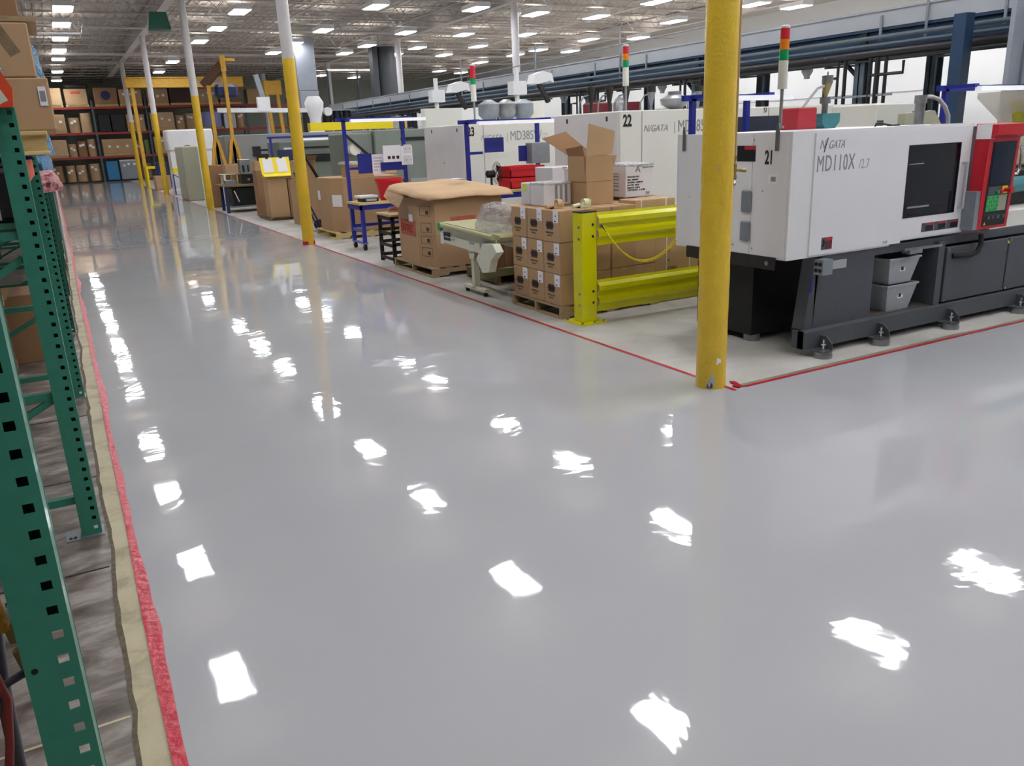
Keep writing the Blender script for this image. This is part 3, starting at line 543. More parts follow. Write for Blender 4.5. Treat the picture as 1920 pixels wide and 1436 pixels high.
B().bev(5.55, 5.95, 21.9, 22.45, .6, 1.35, .02).go('control_cabinet', 'cream', t); B().box(5.66,5.82,21.88,21.91,.85,1.2).go('cabinet_window','dgrey', t); B().prism([(5.35,1.35),(5.6,1.75),(5.75,1.75),(5.72,1.35)],22.0,22.2,'y').go('screen_arm','black',t); B().box(5.3,5.5,21.95,22.0,1.45,1.70).go('monitor','white',t)
single(B().box(5.95, 8.2, 21.6, 21.85, 2.08, 2.28), 'yellow_beam', 'ybright', 'bright yellow beam lying above the grey machine behind the blue station', 'beam')
single(B().bev(4.15, 5.9, 36, 37.2, 1.7, 2.5, .05).box(4.2, 5.8, 36.1, 37.1, 0, 1.7), 'white_machine', 'white', 'far white machine behind the beige cabinet with dark stripe', 'machine')
# ================================================================= GUARD RAIL
t = thing('guard_rail', 'yellow corrugated guard rail on a bolted square post', 'guard rail', (4.35, 6.58, 0))
pb = B().bev(4.265, 4.435, 6.50, 6.66, .015, 1.065, .006).go('post', 'rail', t); B().box(4.262, 4.438, 6.498, 6.662, 1.065, 1.075).go('cap', 'black2', pb)
B().prism([(4.20,6.42),(4.50,6.42),(4.50,6.74),(4.20,6.74)], 0, .015).go('base_plate', 'rail', t)
for x, y in ((4.225,6.445),(4.475,6.445),(4.225,6.715),(4.36,6.44)): B().cyl((x,y,.015),(x,y,.03),.014,6).go('anchor_bolt', 'steel', t)
for z in (.94, .83, .30, .19):
    B().cyl((4.265,6.545,z-.01),(4.253,6.545,z-.01),.012,8).go('bolt', 'steel', t); B().cyl((4.39,6.4995,z+.01),(4.39,6.497,z+.01),.013,12).go('bolt_hole', 'black', t)
for z in (.75, .105):
    pf = [(0,0),(.006,.055),(.04,.085),(.04,.13),(.004,.155),(.004,.185),(.04,.21),(.04,.255),(.006,.285),(0,.31)]
    pts = [(6.50-dy, z+dz) for dy, dz in pf]+[(6.506-dy, z+dz) for dy, dz in reversed(pf)]
    B().prism(pts, 4.437, 6.35, 'x').go('rail', 'rail', t)
B().bev(6.30, 6.47, 6.50, 6.66, 0, 1.06, .006).go('post', 'rail', t)
t = thing('barrier_chain', 'yellow plastic chain hanging from the guard post to machine 21', 'chain', (4.45, 6.45, .93))
P0, P1 = Vector((4.47, 6.44, .93)), Vector((4.79, 5.76, .84)); N_ = 34
def chp(u): p = P0.lerp(P1, u); p.z -= .26*(1-(2*u-1)**2)*.98; p.x -= 0; return p
lk = B()
for j in range(12):
    pass
for i in range(N_):
    u = (i+.5)/N_; p = chp(u); d = (chp(min(1, u+.02))-chp(max(0, u-.02))).normalized(); up = Vector((0,0,1)); a = d.cross(up).normalized(); bb = a.cross(d)
    if i % 2: a = bb
    a = a*.7+(bb if not i % 2 else d.cross(up).normalized())*.7
    pts = [p+d*.024*math.cos(2*math.pi*k/10)+a*.013*math.sin(2*math.pi*k/10) for k in range(11)]
    B().tube(pts, .0042, 5).go('link', 'ybright' if i > 4 else 'ybright', t)
B().tube([(4.452,6.452,.945), (4.47,6.44,.92), (4.49,6.42,.885)], .007, 6).go('hook', 'black', t); B().box(4.44,4.47,6.45,6.458,.92,.955).go('eye_plate', 'steel', t)
# ================================================================= PALLETS and CARTONS
def pallet(x0, x1, y0, y1, label, mt='wood', axis='x', h=.125):
    t = thing('pallet', label, 'pallet', ((x0+x1)/2, (y0+y1)/2, 0))
    # three stringers along X, boards along Y
    for k in range(3):
        y = y0+(y1-y0-.04)*k/2
        if axis == 'x':
            b = B(); n1 = (x1-x0)*.18; w2 = (x1-x0)*.22; b.prism([(x0,.018),(x0+n1,.018),(x0+n1+.03,.055),(x0+n1+w2,.055),(x0+n1+w2+.03,.018),(x1-n1-w2-.03,.018),(x1-n1-w2,.055),(x1-n1-.03,.055),(x1-n1,.018),(x1,.018),(x1,h-.018),(x0,h-.018)], y, y+.04, 'y'); b.go('stringer', mt, t)
        else: B().box(x0+(x1-x0-.04)*k/2, x0+(x1-x0-.04)*k/2+.04, y0, y1, .018, h-.018).go('stringer', mt, t)
    nb = 7
    for k in range(nb):
        if axis == 'x': x = x0+(x1-x0-.1)*k/(nb-1); B().box(x, x+.1, y0, y1, h-.017, h).go('top_board', mt, t)
        else: y = y0+(y1-y0-.1)*k/(nb-1); B().box(x0, x1, y, y+.1, h-.017, h).go('top_board', mt, t)
    for k in (0, 3, 6):
        if axis == 'x': x = x0+(x1-x0-.1)*k/6; B().box(x, x+.1, y0, y1, 0, .017).go('bottom_board', mt, t)
        else: y = y0+(y1-y0-.1)*k/6; B().box(x0, x1, y, y+.1, 0, .017).go('bottom_board', mt, t)
    return t
pallet(4.21, 5.43, 6.81, 7.83, 'wooden pallet under the stacked brown cartons by the yellow rail')
def carton(x0, x1, y0, y1, z0, z1, label, mt='kraft', group=None, name='carton', seamdir='y'):
    t = thing(name, label, 'box', ((x0+x1)/2, (y0+y1)/2, z0), group)
    g = .0025
    B().bev(x0+g, x1-g, y0+g, y1-g, z0, z1-.003, .007).go('box_body', mt, t)
    B().box((x0+x1)/2-.03, (x0+x1)/2+.03, y0+g-.0008, y1-g+.0008, z1-.03, z1-.002).go('tape_strip', 'tape', t)
    return t
CX = [4.225, 4.535, 4.845, 5.155]; CY = [6.83, 7.155, 7.48, 7.81]; CZ = [.125, .44, .755, 1.07]
rown = ['nearest the yellow rail', 'middle row', 'left row by the conveyor']; layn = ['bottom', 'middle', 'top']
for l in range(3):
    for j in range(3):
        for i in range(3):
            if i == 0: lb = 'printed carton, %s layer of the front pallet, %s' % (layn[l], rown[j])
            else: lb = 'carton %s, %s layer, front pallet, %s' % (('behind the front one', 'at the back')[i-1], layn[l], rown[j])
            if i > 0 and 0 < j: continue
            jx = random.uniform(-.004, .004)
            t = carton(CX[i]+jx, CX[i+1]-.002+jx, CY[j]+.001, CY[j+1]-.001, CZ[l]+.0005, CZ[l+1], lb, group='brown cartons stacked on the front pallet')
            if i == 0:
                xf = CX[0]+jx+.0025-.001; yc = (CY[j]+CY[j+1])/2; z = CZ[l]
                hx = [(yc-.0-.055, z+.125), (yc+.055-.0, z+.125), (yc+.075, z+.165), (yc+.055, z+.205), (yc-.055, z+.205), (yc-.075, z+.165)]
                k = B().prism([(a+.02, c) for a, c in hx], xf-.0008, xf, 'x').go('printed_emblem', 'inkb', t)
                B().prism([(yc+.02+(a-yc)*.8, z+.165+(c-z-.165)*.62) for a, c in hx], xf-.0014, xf-.0008, 'x').go('emblem_field', 'ink', k)
                text('INTERNATIONAL', t, 'inkb', (xf, yc+.10, z+.085), *XL, .026, sx=.75, depth=.0006, name='printed_line'); text('PAPER CUP', t, 'inkb', (xf, yc+.07, z+.058), *XL, .022, sx=.8, depth=.0006, name='printed_line')
                lb_ = B().box(xf-.002, xf-.0006, yc-.145, yc-.045, z+.195, z+.312).go('white_label', 'paper', t)
                B().cyl((xf-.0021, yc-.095, z+.262), (xf-.0026, yc-.095, z+.262), .009, 8).box(xf-.0026, xf-.0021, yc-.10, yc-.065, z+.205, z+.216).go('label_print', 'navy', lb_)
# long flat cartons completing the top layer to the back
for j in (1, 2):
    carton(CX[1], 5.43, CY[j]+.001, CY[j+1]-.001, .755, 1.07, 'long brown carton closing the top layer behind the front row, %s' % ('in the middle', 'at the back left')[j-1])
def strapped(x0, x1, y0, y1, z0, z1, label, straps, txt=None):
    t = thing('strapped_carton', label, 'box', ((x0+x1)/2, (y0+y1)/2, z0)); B().bev(x0, x1, y0, y1, z0, z1, .006).go('box_body', 'kraftl', t)
    for x in straps: B().box(x, x+.012, y0-.003, y1+.003, z0+.001, z1+.003).go('strap', 'paper', t)
    if txt:
        for (s_t, dx, dz, sz) in txt: text(s_t, t, 'ink', (x0+dx, y0-.001, z0+dz), *XF, sz, sx=.85)
    return t
strapped(5.45, 6.05, 6.90, 7.5, .125, .70, 'strapped tan carton with black print behind the yellow rail', (5.60, 5.92), [('KF', .16, .40, .05), ('L4', .16, .30, .04), ('12002', .17, .20, .06), ('CARTON MADE', .18, .12, .04)])
strapped(5.16, 5.68, 6.86, 7.15, .755, 1.10, 'strapped tan carton level with the top of the yellow rail', (5.23, 5.55))
carton(5.16, 5.43, 6.86, 7.15, .44, .753, 'tan carton under the strapped one, behind the yellow rail', 'kraftl'); carton(5.16, 5.43, 6.86, 7.15, .1255, .438, 'lowest tan carton under the strapped one behind the yellow rail', 'kraftl')
pallet(5.46, 6.03, 6.85, 7.75, 'dark wooden pallet behind the yellow rail under the strapped carton', 'woodd', 'y')
carton(5.45, 5.72, 7.17, 7.74, .702, 1.10, 'tan carton directly under the white printed carton', 'kraftl')
carton(6.3, 6.8, 7.1, 7.6, .0005, .62, 'brown carton low behind machine 21 past the strapped carton', 'kraftd')
# open carton with raised flaps
t = thing('open_carton', 'tall open brown carton with raised flaps standing on the cartons', 'box', (4.9, 7.27, 1.07))
def obox(x0, x1, y0, y1, z0, z1, nm, w_=.006):
    b = B(); b.box(x0,x1,y0,y0+w_,z0,z1).box(x0,x1,y1-w_,y1,z0,z1).box(x0,x0+w_,y0+w_,y1-w_,z0,z1).box(x1-w_,x1,y0+w_,y1-w_,z0,z1).box(x0+w_,x1-w_,y0+w_,y1-w_,z0,z0+w_); return b.go(nm, 'kraft', t)
obox(4.74, 5.07, 7.12, 7.45, 1.071, 1.30, 'lower_box'); obox(4.732, 5.065, 7.115, 7.455, 1.302, 1.555, 'upper_box')
def plate(pts, nm, mt, par, w_=.005):
    p = [Vector(q) for q in pts]; nrm = (p[1]-p[0]).cross(p[-1]-p[0]).normalized()*w_; b = B(); k = len(p)
    b.add([tuple(q) for q in p]+[tuple(q+nrm) for q in p], [tuple(range(k))[::-1], tuple(range(k, 2*k))]+[(i, (i+1) % k, (i+1) % k+k, i+k) for i in range(k)]); return b.go(nm, mt, par)
plate([(4.735,7.115,1.555),(5.06,7.115,1.565),(5.07,7.09,1.79),(4.745,7.08,1.87)], 'flap', 'kraftl', t)
plate([(4.735,7.15,1.555),(4.735,7.45,1.555),(4.70,7.45,1.63),(4.71,7.15,1.66)], 'flap', 'kraftd', t)
plate([(4.75,7.452,1.555),(5.05,7.452,1.555),(4.80,7.60,1.80),(4.50,7.58,1.74)], 'flap', 'kraftd', t)
plate([(5.065,7.12,1.42),(5.065,7.45,1.56),(5.12,7.42,1.56),(5.13,7.14,1.55)], 'flap', 'kraft', t)
B().box(4.732,4.734,7.13,7.14,1.40,1.55).go('hand_slot', 'seam', t)
# white cartons
t = carton(5.30, 5.68, 7.22, 7.70, 1.102, 1.44, 'white printed carton right of the tall open carton', 'wbox')
B().bev(5.296, 5.684, 7.215, 7.705, 1.42, 1.452, .01).go('plastic_cover', 'wfilm', t)
for i, (s_t, dz) in enumerate((('STYLE NO. PW2', .205), ('SIZE:  MEDIUM', .175), ('PACKING:  12/300 PK', .148), ('LOT NO:  28176', .120), ('MADE IN CHINA', .093), ('CARTON NO:   1 of 100', .068))):
    text(s_t, t, 'ink', (5.325, 7.219, 1.10+dz), *XF, .026, sx=.85, name='printed_line')
text('A', t, 'inkg', (5.43, 7.219, 1.36), *XF, .10, sx=1.0, name='printed_emblem'); text('GENERAL TRADE', t, 'inkg', (5.52, 7.219, 1.40), *XF, .02, name='printed_line')
B().box(5.57, 5.62, 7.2185, 7.2195, 1.125, 1.15).go('printed_square', 'inkg', t)
for dz in (.24,.21,.18,.14,.11,.07): B().box(5.3005, 5.3015, 7.34, 7.52 if dz == .24 else 7.44, 1.10+dz, 1.112+dz).go('printed_line', 'inkg', t)
t = carton(4.38, 4.72, 7.38, 7.66, 1.071, 1.30, 'white film wrapped carton with grey print on the left of the stack', 'wbox')
B().bev(4.376, 4.724, 7.376, 7.664, 1.28, 1.31, .01).go('plastic_cover', 'wfilm', t)
for i in range(3): B().box(4.52+.06*i, 4.55+.06*i, 7.379, 7.3805, 1.14-.02*i, 1.28).go('printed_block', 'inkg', t)
t = carton(4.38, 4.70, 7.67, 7.86, 1.071, 1.30, 'white carton with a lime sticky note at the left end of the stack', 'wbox')
B().box(4.376, 4.3795, 7.73, 7.80, 1.22, 1.29).go('sticky_note', 'lime', t)
carton(4.9, 5.25, 7.62, 7.81, 1.071, 1.42, 'white carton standing behind the open brown carton', 'wbox')
carton(5.05, 5.4, 8.3, 8.7, 1.10, 1.415, 'white carton farther back beside the red crate', 'wbox')
carton(4.98, 5.55, 8.2, 8.85, .0005, 1.098, 'brown carton supporting the rear white carton', 'kraft')
pallet(4.62, 5.35, 8.95, 9.85, 'pallet of brown cartons behind the conveyor', 'woodd', 'y')
for z in (.126, .50): pass
t = carton(4.75, 5.25, 9.0, 9.5, .126, .52, 'brown carton on the low pallet behind the conveyor', 'kraftd'); t = carton(4.75, 5.25, 9.0, 9.5, .5205, .93, 'emblem printed brown carton between the big box and white cartons', 'kraft')
B().prism([(4.87,.80),(4.99,.80),(5.01,.83),(4.99,.86),(4.87,.86),(4.85,.83)], 8.998, 9.0, 'y').go('printed_emblem', 'inkb', t)
def dispenser(x, y, z, label, m1, m2, a=0):
    t = thing('tape_dispenser', label, 'tape dispenser', (x, y, z))
    B().cyl((x+.02,y,z+.045), (x+.075,y+.0,z+.045), .042, 20).go('tape_roll', m2, t, True)
    B().tube([(x-.11,y-.01,z+.022),(x-.02,y,z+.03)], .019, 10).go('handle', m1, t, True)
    B().prism([(x-.03,z+.003),(x+.09,z+.003),(x+.10,z+.07),(x+.085,z+.085),(x-.01,z+.05)], y-.03, y-.026, 'y').go('side_plate', m2, t)
    B().box(x-.05,x-.01,y-.02,y+.02,z,z+.012).go('blade', 'black2', t)
dispenser(4.34, 7.10, 1.07, 'tan tape dispenser with brown frame on the left cartons', 'tape', 'tape')
dispenser(4.56, 6.95, 1.07, 'pale green tape dispenser on the carton by the yellow post', 'conv', mat('pale_green', 'd5dcb4', .4))
# ================================================================= CONVEYOR
t = thing('belt_conveyor', 'cream belt conveyor on a wheeled T stand beside the cartons', 'conveyor', (4.25, 8.65, 0))
B().prism([(7.95,.60),(9.42,.66),(9.42,.74),(7.95,.70)], 4.10, 4.115, 'x').prism([(7.95,.50),(9.42,.55),(9.42,.66),(7.95,.60)], 4.095, 4.115, 'x').go('side_frame', 'conv', t)
B().prism([(7.95,.50),(9.42,.55),(9.42,.74),(7.95,.70)], 4.60, 4.615, 'x').go('side_frame', 'conv', t)
B().prism([(7.90,.70),(9.45,.74),(9.47,.765),(9.45,.79),(7.90,.75),(7.88,.725)], 4.12, 4.60, 'x').go('belt', 'belt', t, True)
B().cyl((4.13,7.92,.70),(4.59,7.92,.70),.035,16).go('roller', 'belt', t, True); B().cyl((4.06,7.95,.73),(4.06,9.3,.765),.03,12).go('edge_rail', 'belt', t, True)
B().cyl((4.07,9.42,.74),(4.11,9.42,.74),.05,16).go('end_cap', 'ggreen', t)
B().box(4.09,4.095,9.15,9.33,.585,.68).go('slot', 'black', t); B().tube([(4.085,9.0,.62),(4.085,9.28,.63)], .008, 6).go('tension_bolt', 'chrome', t); B().box(4.088,4.095,9.35,9.43,.53,.69).go('corner_plate', 'white', t)
B().cyl((4.02,8.12,.60),(4.095,8.12,.60),.045,16).box(4.04,4.095,8.05,8.24,.545,.655).go('gear_motor', 'galv', t)
B().prism([(7.93,.36),(8.08,.34),(8.22,.48),(8.05,.66),(7.80,.68),(7.72,.60),(7.86,.50)], 3.98, 4.07, 'x').go('drive_guard', 'conv', t)
text('OLDHAM', t, 'inkg', (4.094, 8.62, .60), *XL, .035, sx=.9, name='printed_line')
B().box(4.13,4.20,8.60,8.67,.07,.52).go('stand_post', 'conv', t); B().prism([(8.54,.56),(8.73,.56),(8.69,.42),(8.58,.42)], 4.12, 4.128, 'x').go('stand_bracket', 'conv', t)
B().bev(4.13,4.20,8.36,8.92,.05,.09,.005).go('foot_bar', 'conv', t)
for y in (8.40, 8.88): B().cyl((4.15,y,.025),(4.18,y,.025),.025,12).go('caster', 'rubber', t)
B().bar((4.2,8.64,.22),(4.95,8.64,.22),.06,.09).go('cross_beam', 'belt', t); B().box(4.88,4.94,8.4,8.9,0,.18).go('far_foot', 'conv', t)
t = thing('drive_unit', 'black motor drive with cream drum under the conveyor end', 'motor', (4.95, 8.3, .27))
B().bev(4.62, 4.95, 8.25, 8.55, .27, .50, .02).go('motor_box', 'black', t); B().box(4.70,4.80,8.245,8.25,.36,.39).go('name_plate', 'inkg', t); B().cyl((4.62,8.4,.56),(4.96,8.4,.56),.055,14).go('drum', 'cream', t, True)
def blob(cx, cy, z0, rx, ry, h, mt, nm, label, cat, seed=0, sq=.6, par=None):
    b = B(); nu, nv = 28, 16
    for i in range(nv+1):
        v_ = i/nv; ph = v_*math.pi/2; rr = math.cos(ph)**sq if v_ < 1 else 0; z = z0+h*math.sin(ph)
        for j in range(nu):
            a = 2*math.pi*j/nu; k = 1+.22*noise.noise(Vector((math.cos(a)*2+seed, math.sin(a)*2, v_*4)))+.07*noise.noise(Vector((math.cos(a)*7, math.sin(a)*7+seed, v_*12)))
            b.v.append((cx+rx*rr*k*math.cos(a), cy+ry*rr*k*math.sin(a), z0+(z-z0)*(1+.12*noise.noise(Vector((a, v_*3, seed)))*v_)))
    for i in range(nv):
        for j in range(nu): b.f.append((i*nu+j, i*nu+(j+1) % nu, (i+1)*nu+(j+1) % nu, (i+1)*nu+j))
    b.f.append(tuple(range(nu))[::-1])
    return single(b, nm, mt, label, cat) if par is None else b.go(nm, mt, par)
blob(4.33, 8.36, .765, .20, .30, .30, 'film', 'plastic_bag', 'large crumpled clear plastic bag on the conveyor belt', 'bag', 2, .45)
blob(4.78, 8.10, .62, .17, .16, .34, 'film', 'plastic_bag', 'smaller clear plastic bag between the conveyor and cartons', 'bag', 5, .45)
# ================================================================= BIG BOX
pallet(4.20, 5.45, 10.02, 11.45, 'wooden pallet under the big octagonal red printed box', 'wood')
t = thing('octagonal_box', 'big octagonal cardboard box with red prints and a draped lid', 'box', (4.85, 10.75, .125))
c = .30; x0, x1, y0, y1 = 4.24, 5.42, 10.06, 11.42
OC = [(x0+c,y0),(x1-c,y0),(x1,y0+c),(x1,y1-c),(x1-c,y1),(x0+c,y1),(x0,y1-c),(x0,y0+c)]
OC = [(4.30,10.06),(5.30,10.06),(5.42,10.3),(5.42,11.2),(5.25,11.42),(4.45,11.42),(4.24,11.25),(4.20,10.45)]
B().prism(OC, .125, 1.02, 'z').go('box_body', 'kraft', t)
B().prism([(p[0]*1.0-(.004 if p[0] < 4.8 else -.004), p[1]-(.004 if p[1] < 10.7 else -.004)) for p in OC], .55, .552, 'z').go('crease', 'kraftd', t)
# lid: one stiff sheet laid over the rim, higher at the back, torn front edge
b = B(); nx_, ny_ = 30, 34
for iy in range(ny_+1):
    for ix in range(nx_+1):
        u, v = ix/nx_, iy/ny_
        cut = max(0, .16-u-v*.6)+max(0, .12-(1-u)-v*.5)+max(0, .14-u-(1-v))+max(0, .14-(1-u)-(1-v))
        X_ = 4.10+1.44*u+(.5-u)*cut*1.2+.012*noise.noise(Vector((v*9, 3, 0)))*(u in (0, 1)); Y_ = 9.93+1.60*v+(.5-v)*cut*1.2+.03*noise.noise(Vector((u*7, 1, 0)))*(iy == 0)
        e = min(u, 1-u, v, 1-v)
        Z_ = 1.065+.17*v*(1-.5*v)+.10*math.sin(math.pi*u)*(.25+.75*v)*(1-.45*v)-.05*max(0, 1-e/.07)+.022*noise.noise(Vector((u*3.5, v*3.5, 5)))
        b.v.append((X_, Y_, Z_))
for iy in range(ny_):
    for ix in range(nx_): k = iy*(nx_+1)+ix; b.f.append((k, k+1, k+nx_+2, k+nx_+1))
lid = b.go('lid', 'kraftl', t, True); sm = lid.modifiers.new('s', 'SOLIDIFY'); sm.thickness = .006
plate([(4.12,11.30,1.13),(4.10,10.62,1.05),(4.05,10.72,.90),(4.04,11.0,.95),(4.05,11.28,1.03)], 'lid_flap', 'kraftl', t, .004)
B().box(4.82, 4.98, 10.55, 10.70, 1.235, 1.24).go('white_label', 'paper', lid)

# prints: left face, chamfer, front
dL = Vector((4.24-4.20, 11.25-10.45, 0)).normalized(); nL = Vector((-dL.y, dL.x, 0))
def LF(u, v, d): p = Vector((4.20, 10.45, 0))+dL*u+Vector((-1,0.05,0))*d; return (p.x, p.y, v)
plate([LF(.72,.72,.001), LF(.08,.72,.001), LF(.08,.50,.001), LF(.72,.50,.001)], 'red_print', mat('washed_red', 'c0654c', .8, var=.2, vscale=25), t, .001)
text('ENTEC', t, 'inkd', LF(.70, .55, .003), tuple(-dL), (0,0,1), .15, sx=1.1)
plate([LF(.36,.92,.001), LF(.14,.92,.001), LF(.20,.80,.001), LF(.30,.80,.001)], 'flap', 'kraftl', t, .004); plate([LF(.33,.80,.006), LF(.17,.80,.006), LF(.17,.70,.006), LF(.33,.70,.006)], 'white_label', 'paper', t, .001)
B().box(4.52, 4.90, 10.058, 10.0595, .60, .78).go('red_print', MC['washed_red'], t); text('ENTEC', t, 'inkd', (4.60, 10.057, .635), *XF, .14, sx=.9)
dC = Vector((.10, -.39, 0)).normalized()
for z0, z1 in ((.80,.93),(.58,.71),(.43,.53),(.26,.38)):
    for (ua, ub, za, zb) in ((.07,.075,z0,z1),(.30,.305,z0,z1),(.07,.305,z0,z0+.005),(.07,.305,z1-.005,z1)):
        pa = Vector((4.20,10.45,0))+dC*ua; pb_ = Vector((4.20,10.45,0))+dC*ub; pa -= Vector((.0015,.0005,0)); pb_ -= Vector((.0015,.0005,0))
        plate([(pa.x,pa.y,za),(pb_.x,pb_.y,za),(pb_.x,pb_.y,zb),(pa.x,pa.y,zb)], 'printed_frame', 'inkb', t, .0008)
    pa = Vector((4.20,10.45,0))+dC*.2-Vector((.002,.0005,0)); pb_ = pa+dC*.06
    plate([(pa.x,pa.y,z0+.02),(pb_.x,pb_.y,z0+.02),(pb_.x,pb_.y,z0+.07),(pa.x,pa.y,z0+.07)], 'printed_symbol', 'inkb', t, .0008)
# ================================================================= BLACK STAND
t = thing('steel_stand', 'black punched steel stand with a small wooden top', 'stand', (4.5, 11.95, 0))
x0, x1, y0, y1 = 4.26, 4.74, 11.62, 12.22
for x in (x0, x1-.05):
    for y in (y0, y1-.05):
        lg = B().box(x,x+.05,y,y+.004,0,.70).box(x,x+.004,y,y+.05,0,.70).go('leg', 'black2', t)
        for z in (.12,.3,.36,.5): B().cyl((x+.027,y,z),(x+.027,y-.002,z),.008,8).cyl((x,y+.027,z),(x-.002,y+.027,z),.008,8).go('hole', 'chrome', lg)
for z in (.06,.26,.44,.66):
    B().box(x0,x1,y0,y0+.004,z,z+.05).box(x0,x1,y1-.004,y1,z,z+.05).go('rail', 'black2', t); B().box(x0,x0+.004,y0,y1,z-.02,z+.03).go('side_rail', 'black2', t)
B().bev(x0-.02,x1+.02,y0-.04,y1+.02,.70,.73,.004).go('top', 'kraftl', t)
pts = [(4.48+.15*math.cos(a*.45)*(1-.006*a), 11.9+.19*math.sin(a*.45), .737+.002*a) for a in range(40)]
single(B().tube(pts, .008, 6), 'coiled_wire', 'copper', 'loose coil of copper wire on the black stand', 'wire', smooth=True)
# ================================================================= WORK STATIONS
def station(x0, x1, y0, y1, zt, zp, label, mt='blue', lamp='tube', panel=True):
    t = thing('work_station', label, 'work bench', ((x0+x1)/2, (y0+y1)/2, 0))
    if zt:
        for x in (x0+.02, x1-.08):
            for y in (y0+.02, y1-.08):
                B().box(x,x+.06,y,y+.06,.13,zt-.08).go('leg', mt, t)
        for x in (x0+.02, x1-.08): 
            B().box(x,x+.07,y0,y1,.105,.13).go('foot_plate', 'blue2', t); B().box(x+.01,x+.05,y0+.08,y1-.08,.30,.35).go('side_rail', 'blue2', t)
            for y in (y0+.06, y1-.08):
                w_ = B().cyl((x+.01,y,.055),(x+.05,y,.055),.055,20).go('caster', 'rubber', t, True); B().box(x+.005,x+.055,y-.02,y+.02,.06,.105).go('caster_fork', 'steel', w_)
        B().box(x0+.08,x1-.08,y1-.075,y1-.035,.35,.40).go('back_rail', mt, t); B().box(x0,x1,y0,y0+.04,zt-.12,zt-.04).box(x0,x1,y1-.04,y1,zt-.12,zt-.04).box(x0,x0+.04,y0,y1,zt-.12,zt-.04).go('apron', mt, t)
        B().bev(x0-.02,x1+.02,y0-.02,y1+.02,zt-.04,zt,.004).go('table_top', 'woody', t)
    za = zt if zt else 0.0
    for x in (x0+.02, x1-.08): 
        p_ = B().box(x,x+.055,y1-.06,y1-.005,za,zp).go('upright', mt, t)
    B().box(x0-.08,x1+.12,y1-.06,y1-.0,zp-.03,zp+.03).go('top_rail', mt, t)
    for x in (x0+.02, x1-.08): B().box(x-.01,x+.07,y1-.40,y1-.06,zp-.01,zp+.03).go('lamp_arm', mt, t)
    B().box(x0+.05,x1+.22,y1-.46,y1-.38,zp-.05,zp+.0).go('lamp_housing', 'wtube', t)
    if panel: B().box(x0+.05,x0+.30,y1-.05,y1-.02,zt+.52,zt+.56).go('bracket_arm', mt, t)
    return t
s1 = station(4.39, 5.55, 13.42, 14.08, .80, 2.14, 'blue wheeled work station with lamp bar beside the yellow column')
B().bev(4.62, 4.87, 14.0, 14.02, 1.25, 1.58, .004).go('blue_panel', 'navy', s1); B().box(5.02,5.45,13.93,13.99,1.28,1.42).go('blue_panel', 'navy', s1)
t = thing('paper_notice', 'white printed notice clipped on the blue station', 'paper', (4.97, 13.99, 1.22)); B().box(4.87,5.09,13.985,13.99,1.22,1.56).go('sheet', 'paper', t)
for i in range(5): text(('DO NOT LEAVE','WRAPPINGS ON','PARTS OR THE','TABLE TO BE','SEALED')[i], t, 'inkb', (4.895, 13.984, 1.49-.05*i), *XF, .025, sx=.8, name='printed_line')
t = thing('paper_notice', 'larger white notice with three small pictures on the blue station', 'paper', (5.2, 13.88, 1.4)); B().box(5.05,5.38,13.90,13.905,1.42,1.70).go('sheet', 'paper', t)
for i in range(3): B().box(5.13+.08*i,5.18+.08*i,13.898,13.8999,1.47,1.52).go('picture', 'ink', t)
t = thing('paper_notice', 'double white form hanging at the right of the blue station', 'paper', (5.5, 13.86, 1.35)); B().box(5.37,5.58,13.87,13.875,1.36,1.68).go('sheet', 'paper', t); B().box(5.42,5.56,13.862,13.868,1.56,1.70).box(5.42,5.56,13.862,13.868,1.39,1.52).go('slip', 'wbox', t)
for x, z in ((5.46,1.63),(5.53,1.63),(5.46,1.44),(5.54,1.44)): B().cyl((x,13.862,z),(x,13.86,z),.008,6).go('mark', 'ink', t)
t = thing('shop_scale', 'black bench scale with a white pan on the blue station', 'scale', (4.78, 13.65, .80))
B().bev(4.48,4.76,13.5,13.8,.80,.86,.01).go('body', 'black', t); B().bev(4.45,4.77,13.56,13.88,.861,.90,.006).go('pan', 'white', t); B().box(4.54,4.72,13.49,13.50,.815,.85).go('keypad', 'inkg2', t)
def bucket(x, y, z0, r0, r1, h, mt, label, nm='bucket', cat='bucket', sq=False):
    t = thing(nm, label, cat, (x, y, z0)); b = B(); n = 28
    b.lathe([(r0,z0),(r1*.97,z0+h*.9),(r1*1.04,z0+h*.9),(r1*1.04,z0+h),(r1,z0+h),(r1*.95,z0+h*.88),(r0*.95,z0+.02)], x, y, n); b.go('shell', mt, t, True)
    return t
t = bucket(5.03, 13.67, .80, .17, .235, .36, 'redbin', 'round red plastic tub on the blue station')
B().tube([(5.27,13.60,1.13),(5.33,13.58,1.06),(5.33,13.58,.95),(5.26,13.60,.90)], .02, 8).go('handle', 'black', t, True)
s2 = station(5.60, 6.95, 11.1, 11.8, 1.0, 2.0, 'second blue work station with lamp bar before machine 23')
B().bev(5.93, 6.26, 11.72, 11.75, 1.54, 1.76, .004).go('blue_panel', 'navy', s2); B().bev(6.52, 6.68, 11.70, 11.73, 1.38, 1.62, .004).go('blue_panel', 'navy', s2)
single(B().bev(6.66, 7.0, 11.55, 11.75, 1.34, 1.66, .01), 'grey_cabinet', 'galv', 'small plain grey cabinet at the right end of the second station', 'cabinet')
t = thing('desk_fan', 'black desk fan on the second blue station', 'fan', (5.85, 11.4, 1.0))
B().cyl((5.85,11.4,1.0),(5.85,11.4,1.025),.11,20).cyl((5.85,11.4,1.025),(5.85,11.4,1.2),.018,8).go('stand', 'black', t, True)
B().cyl((5.78,11.4,1.23),(5.90,11.4,1.23),.055,14).go('motor', 'black', t, True)
b = B(); cx_, cz_ = 5.95, 1.24
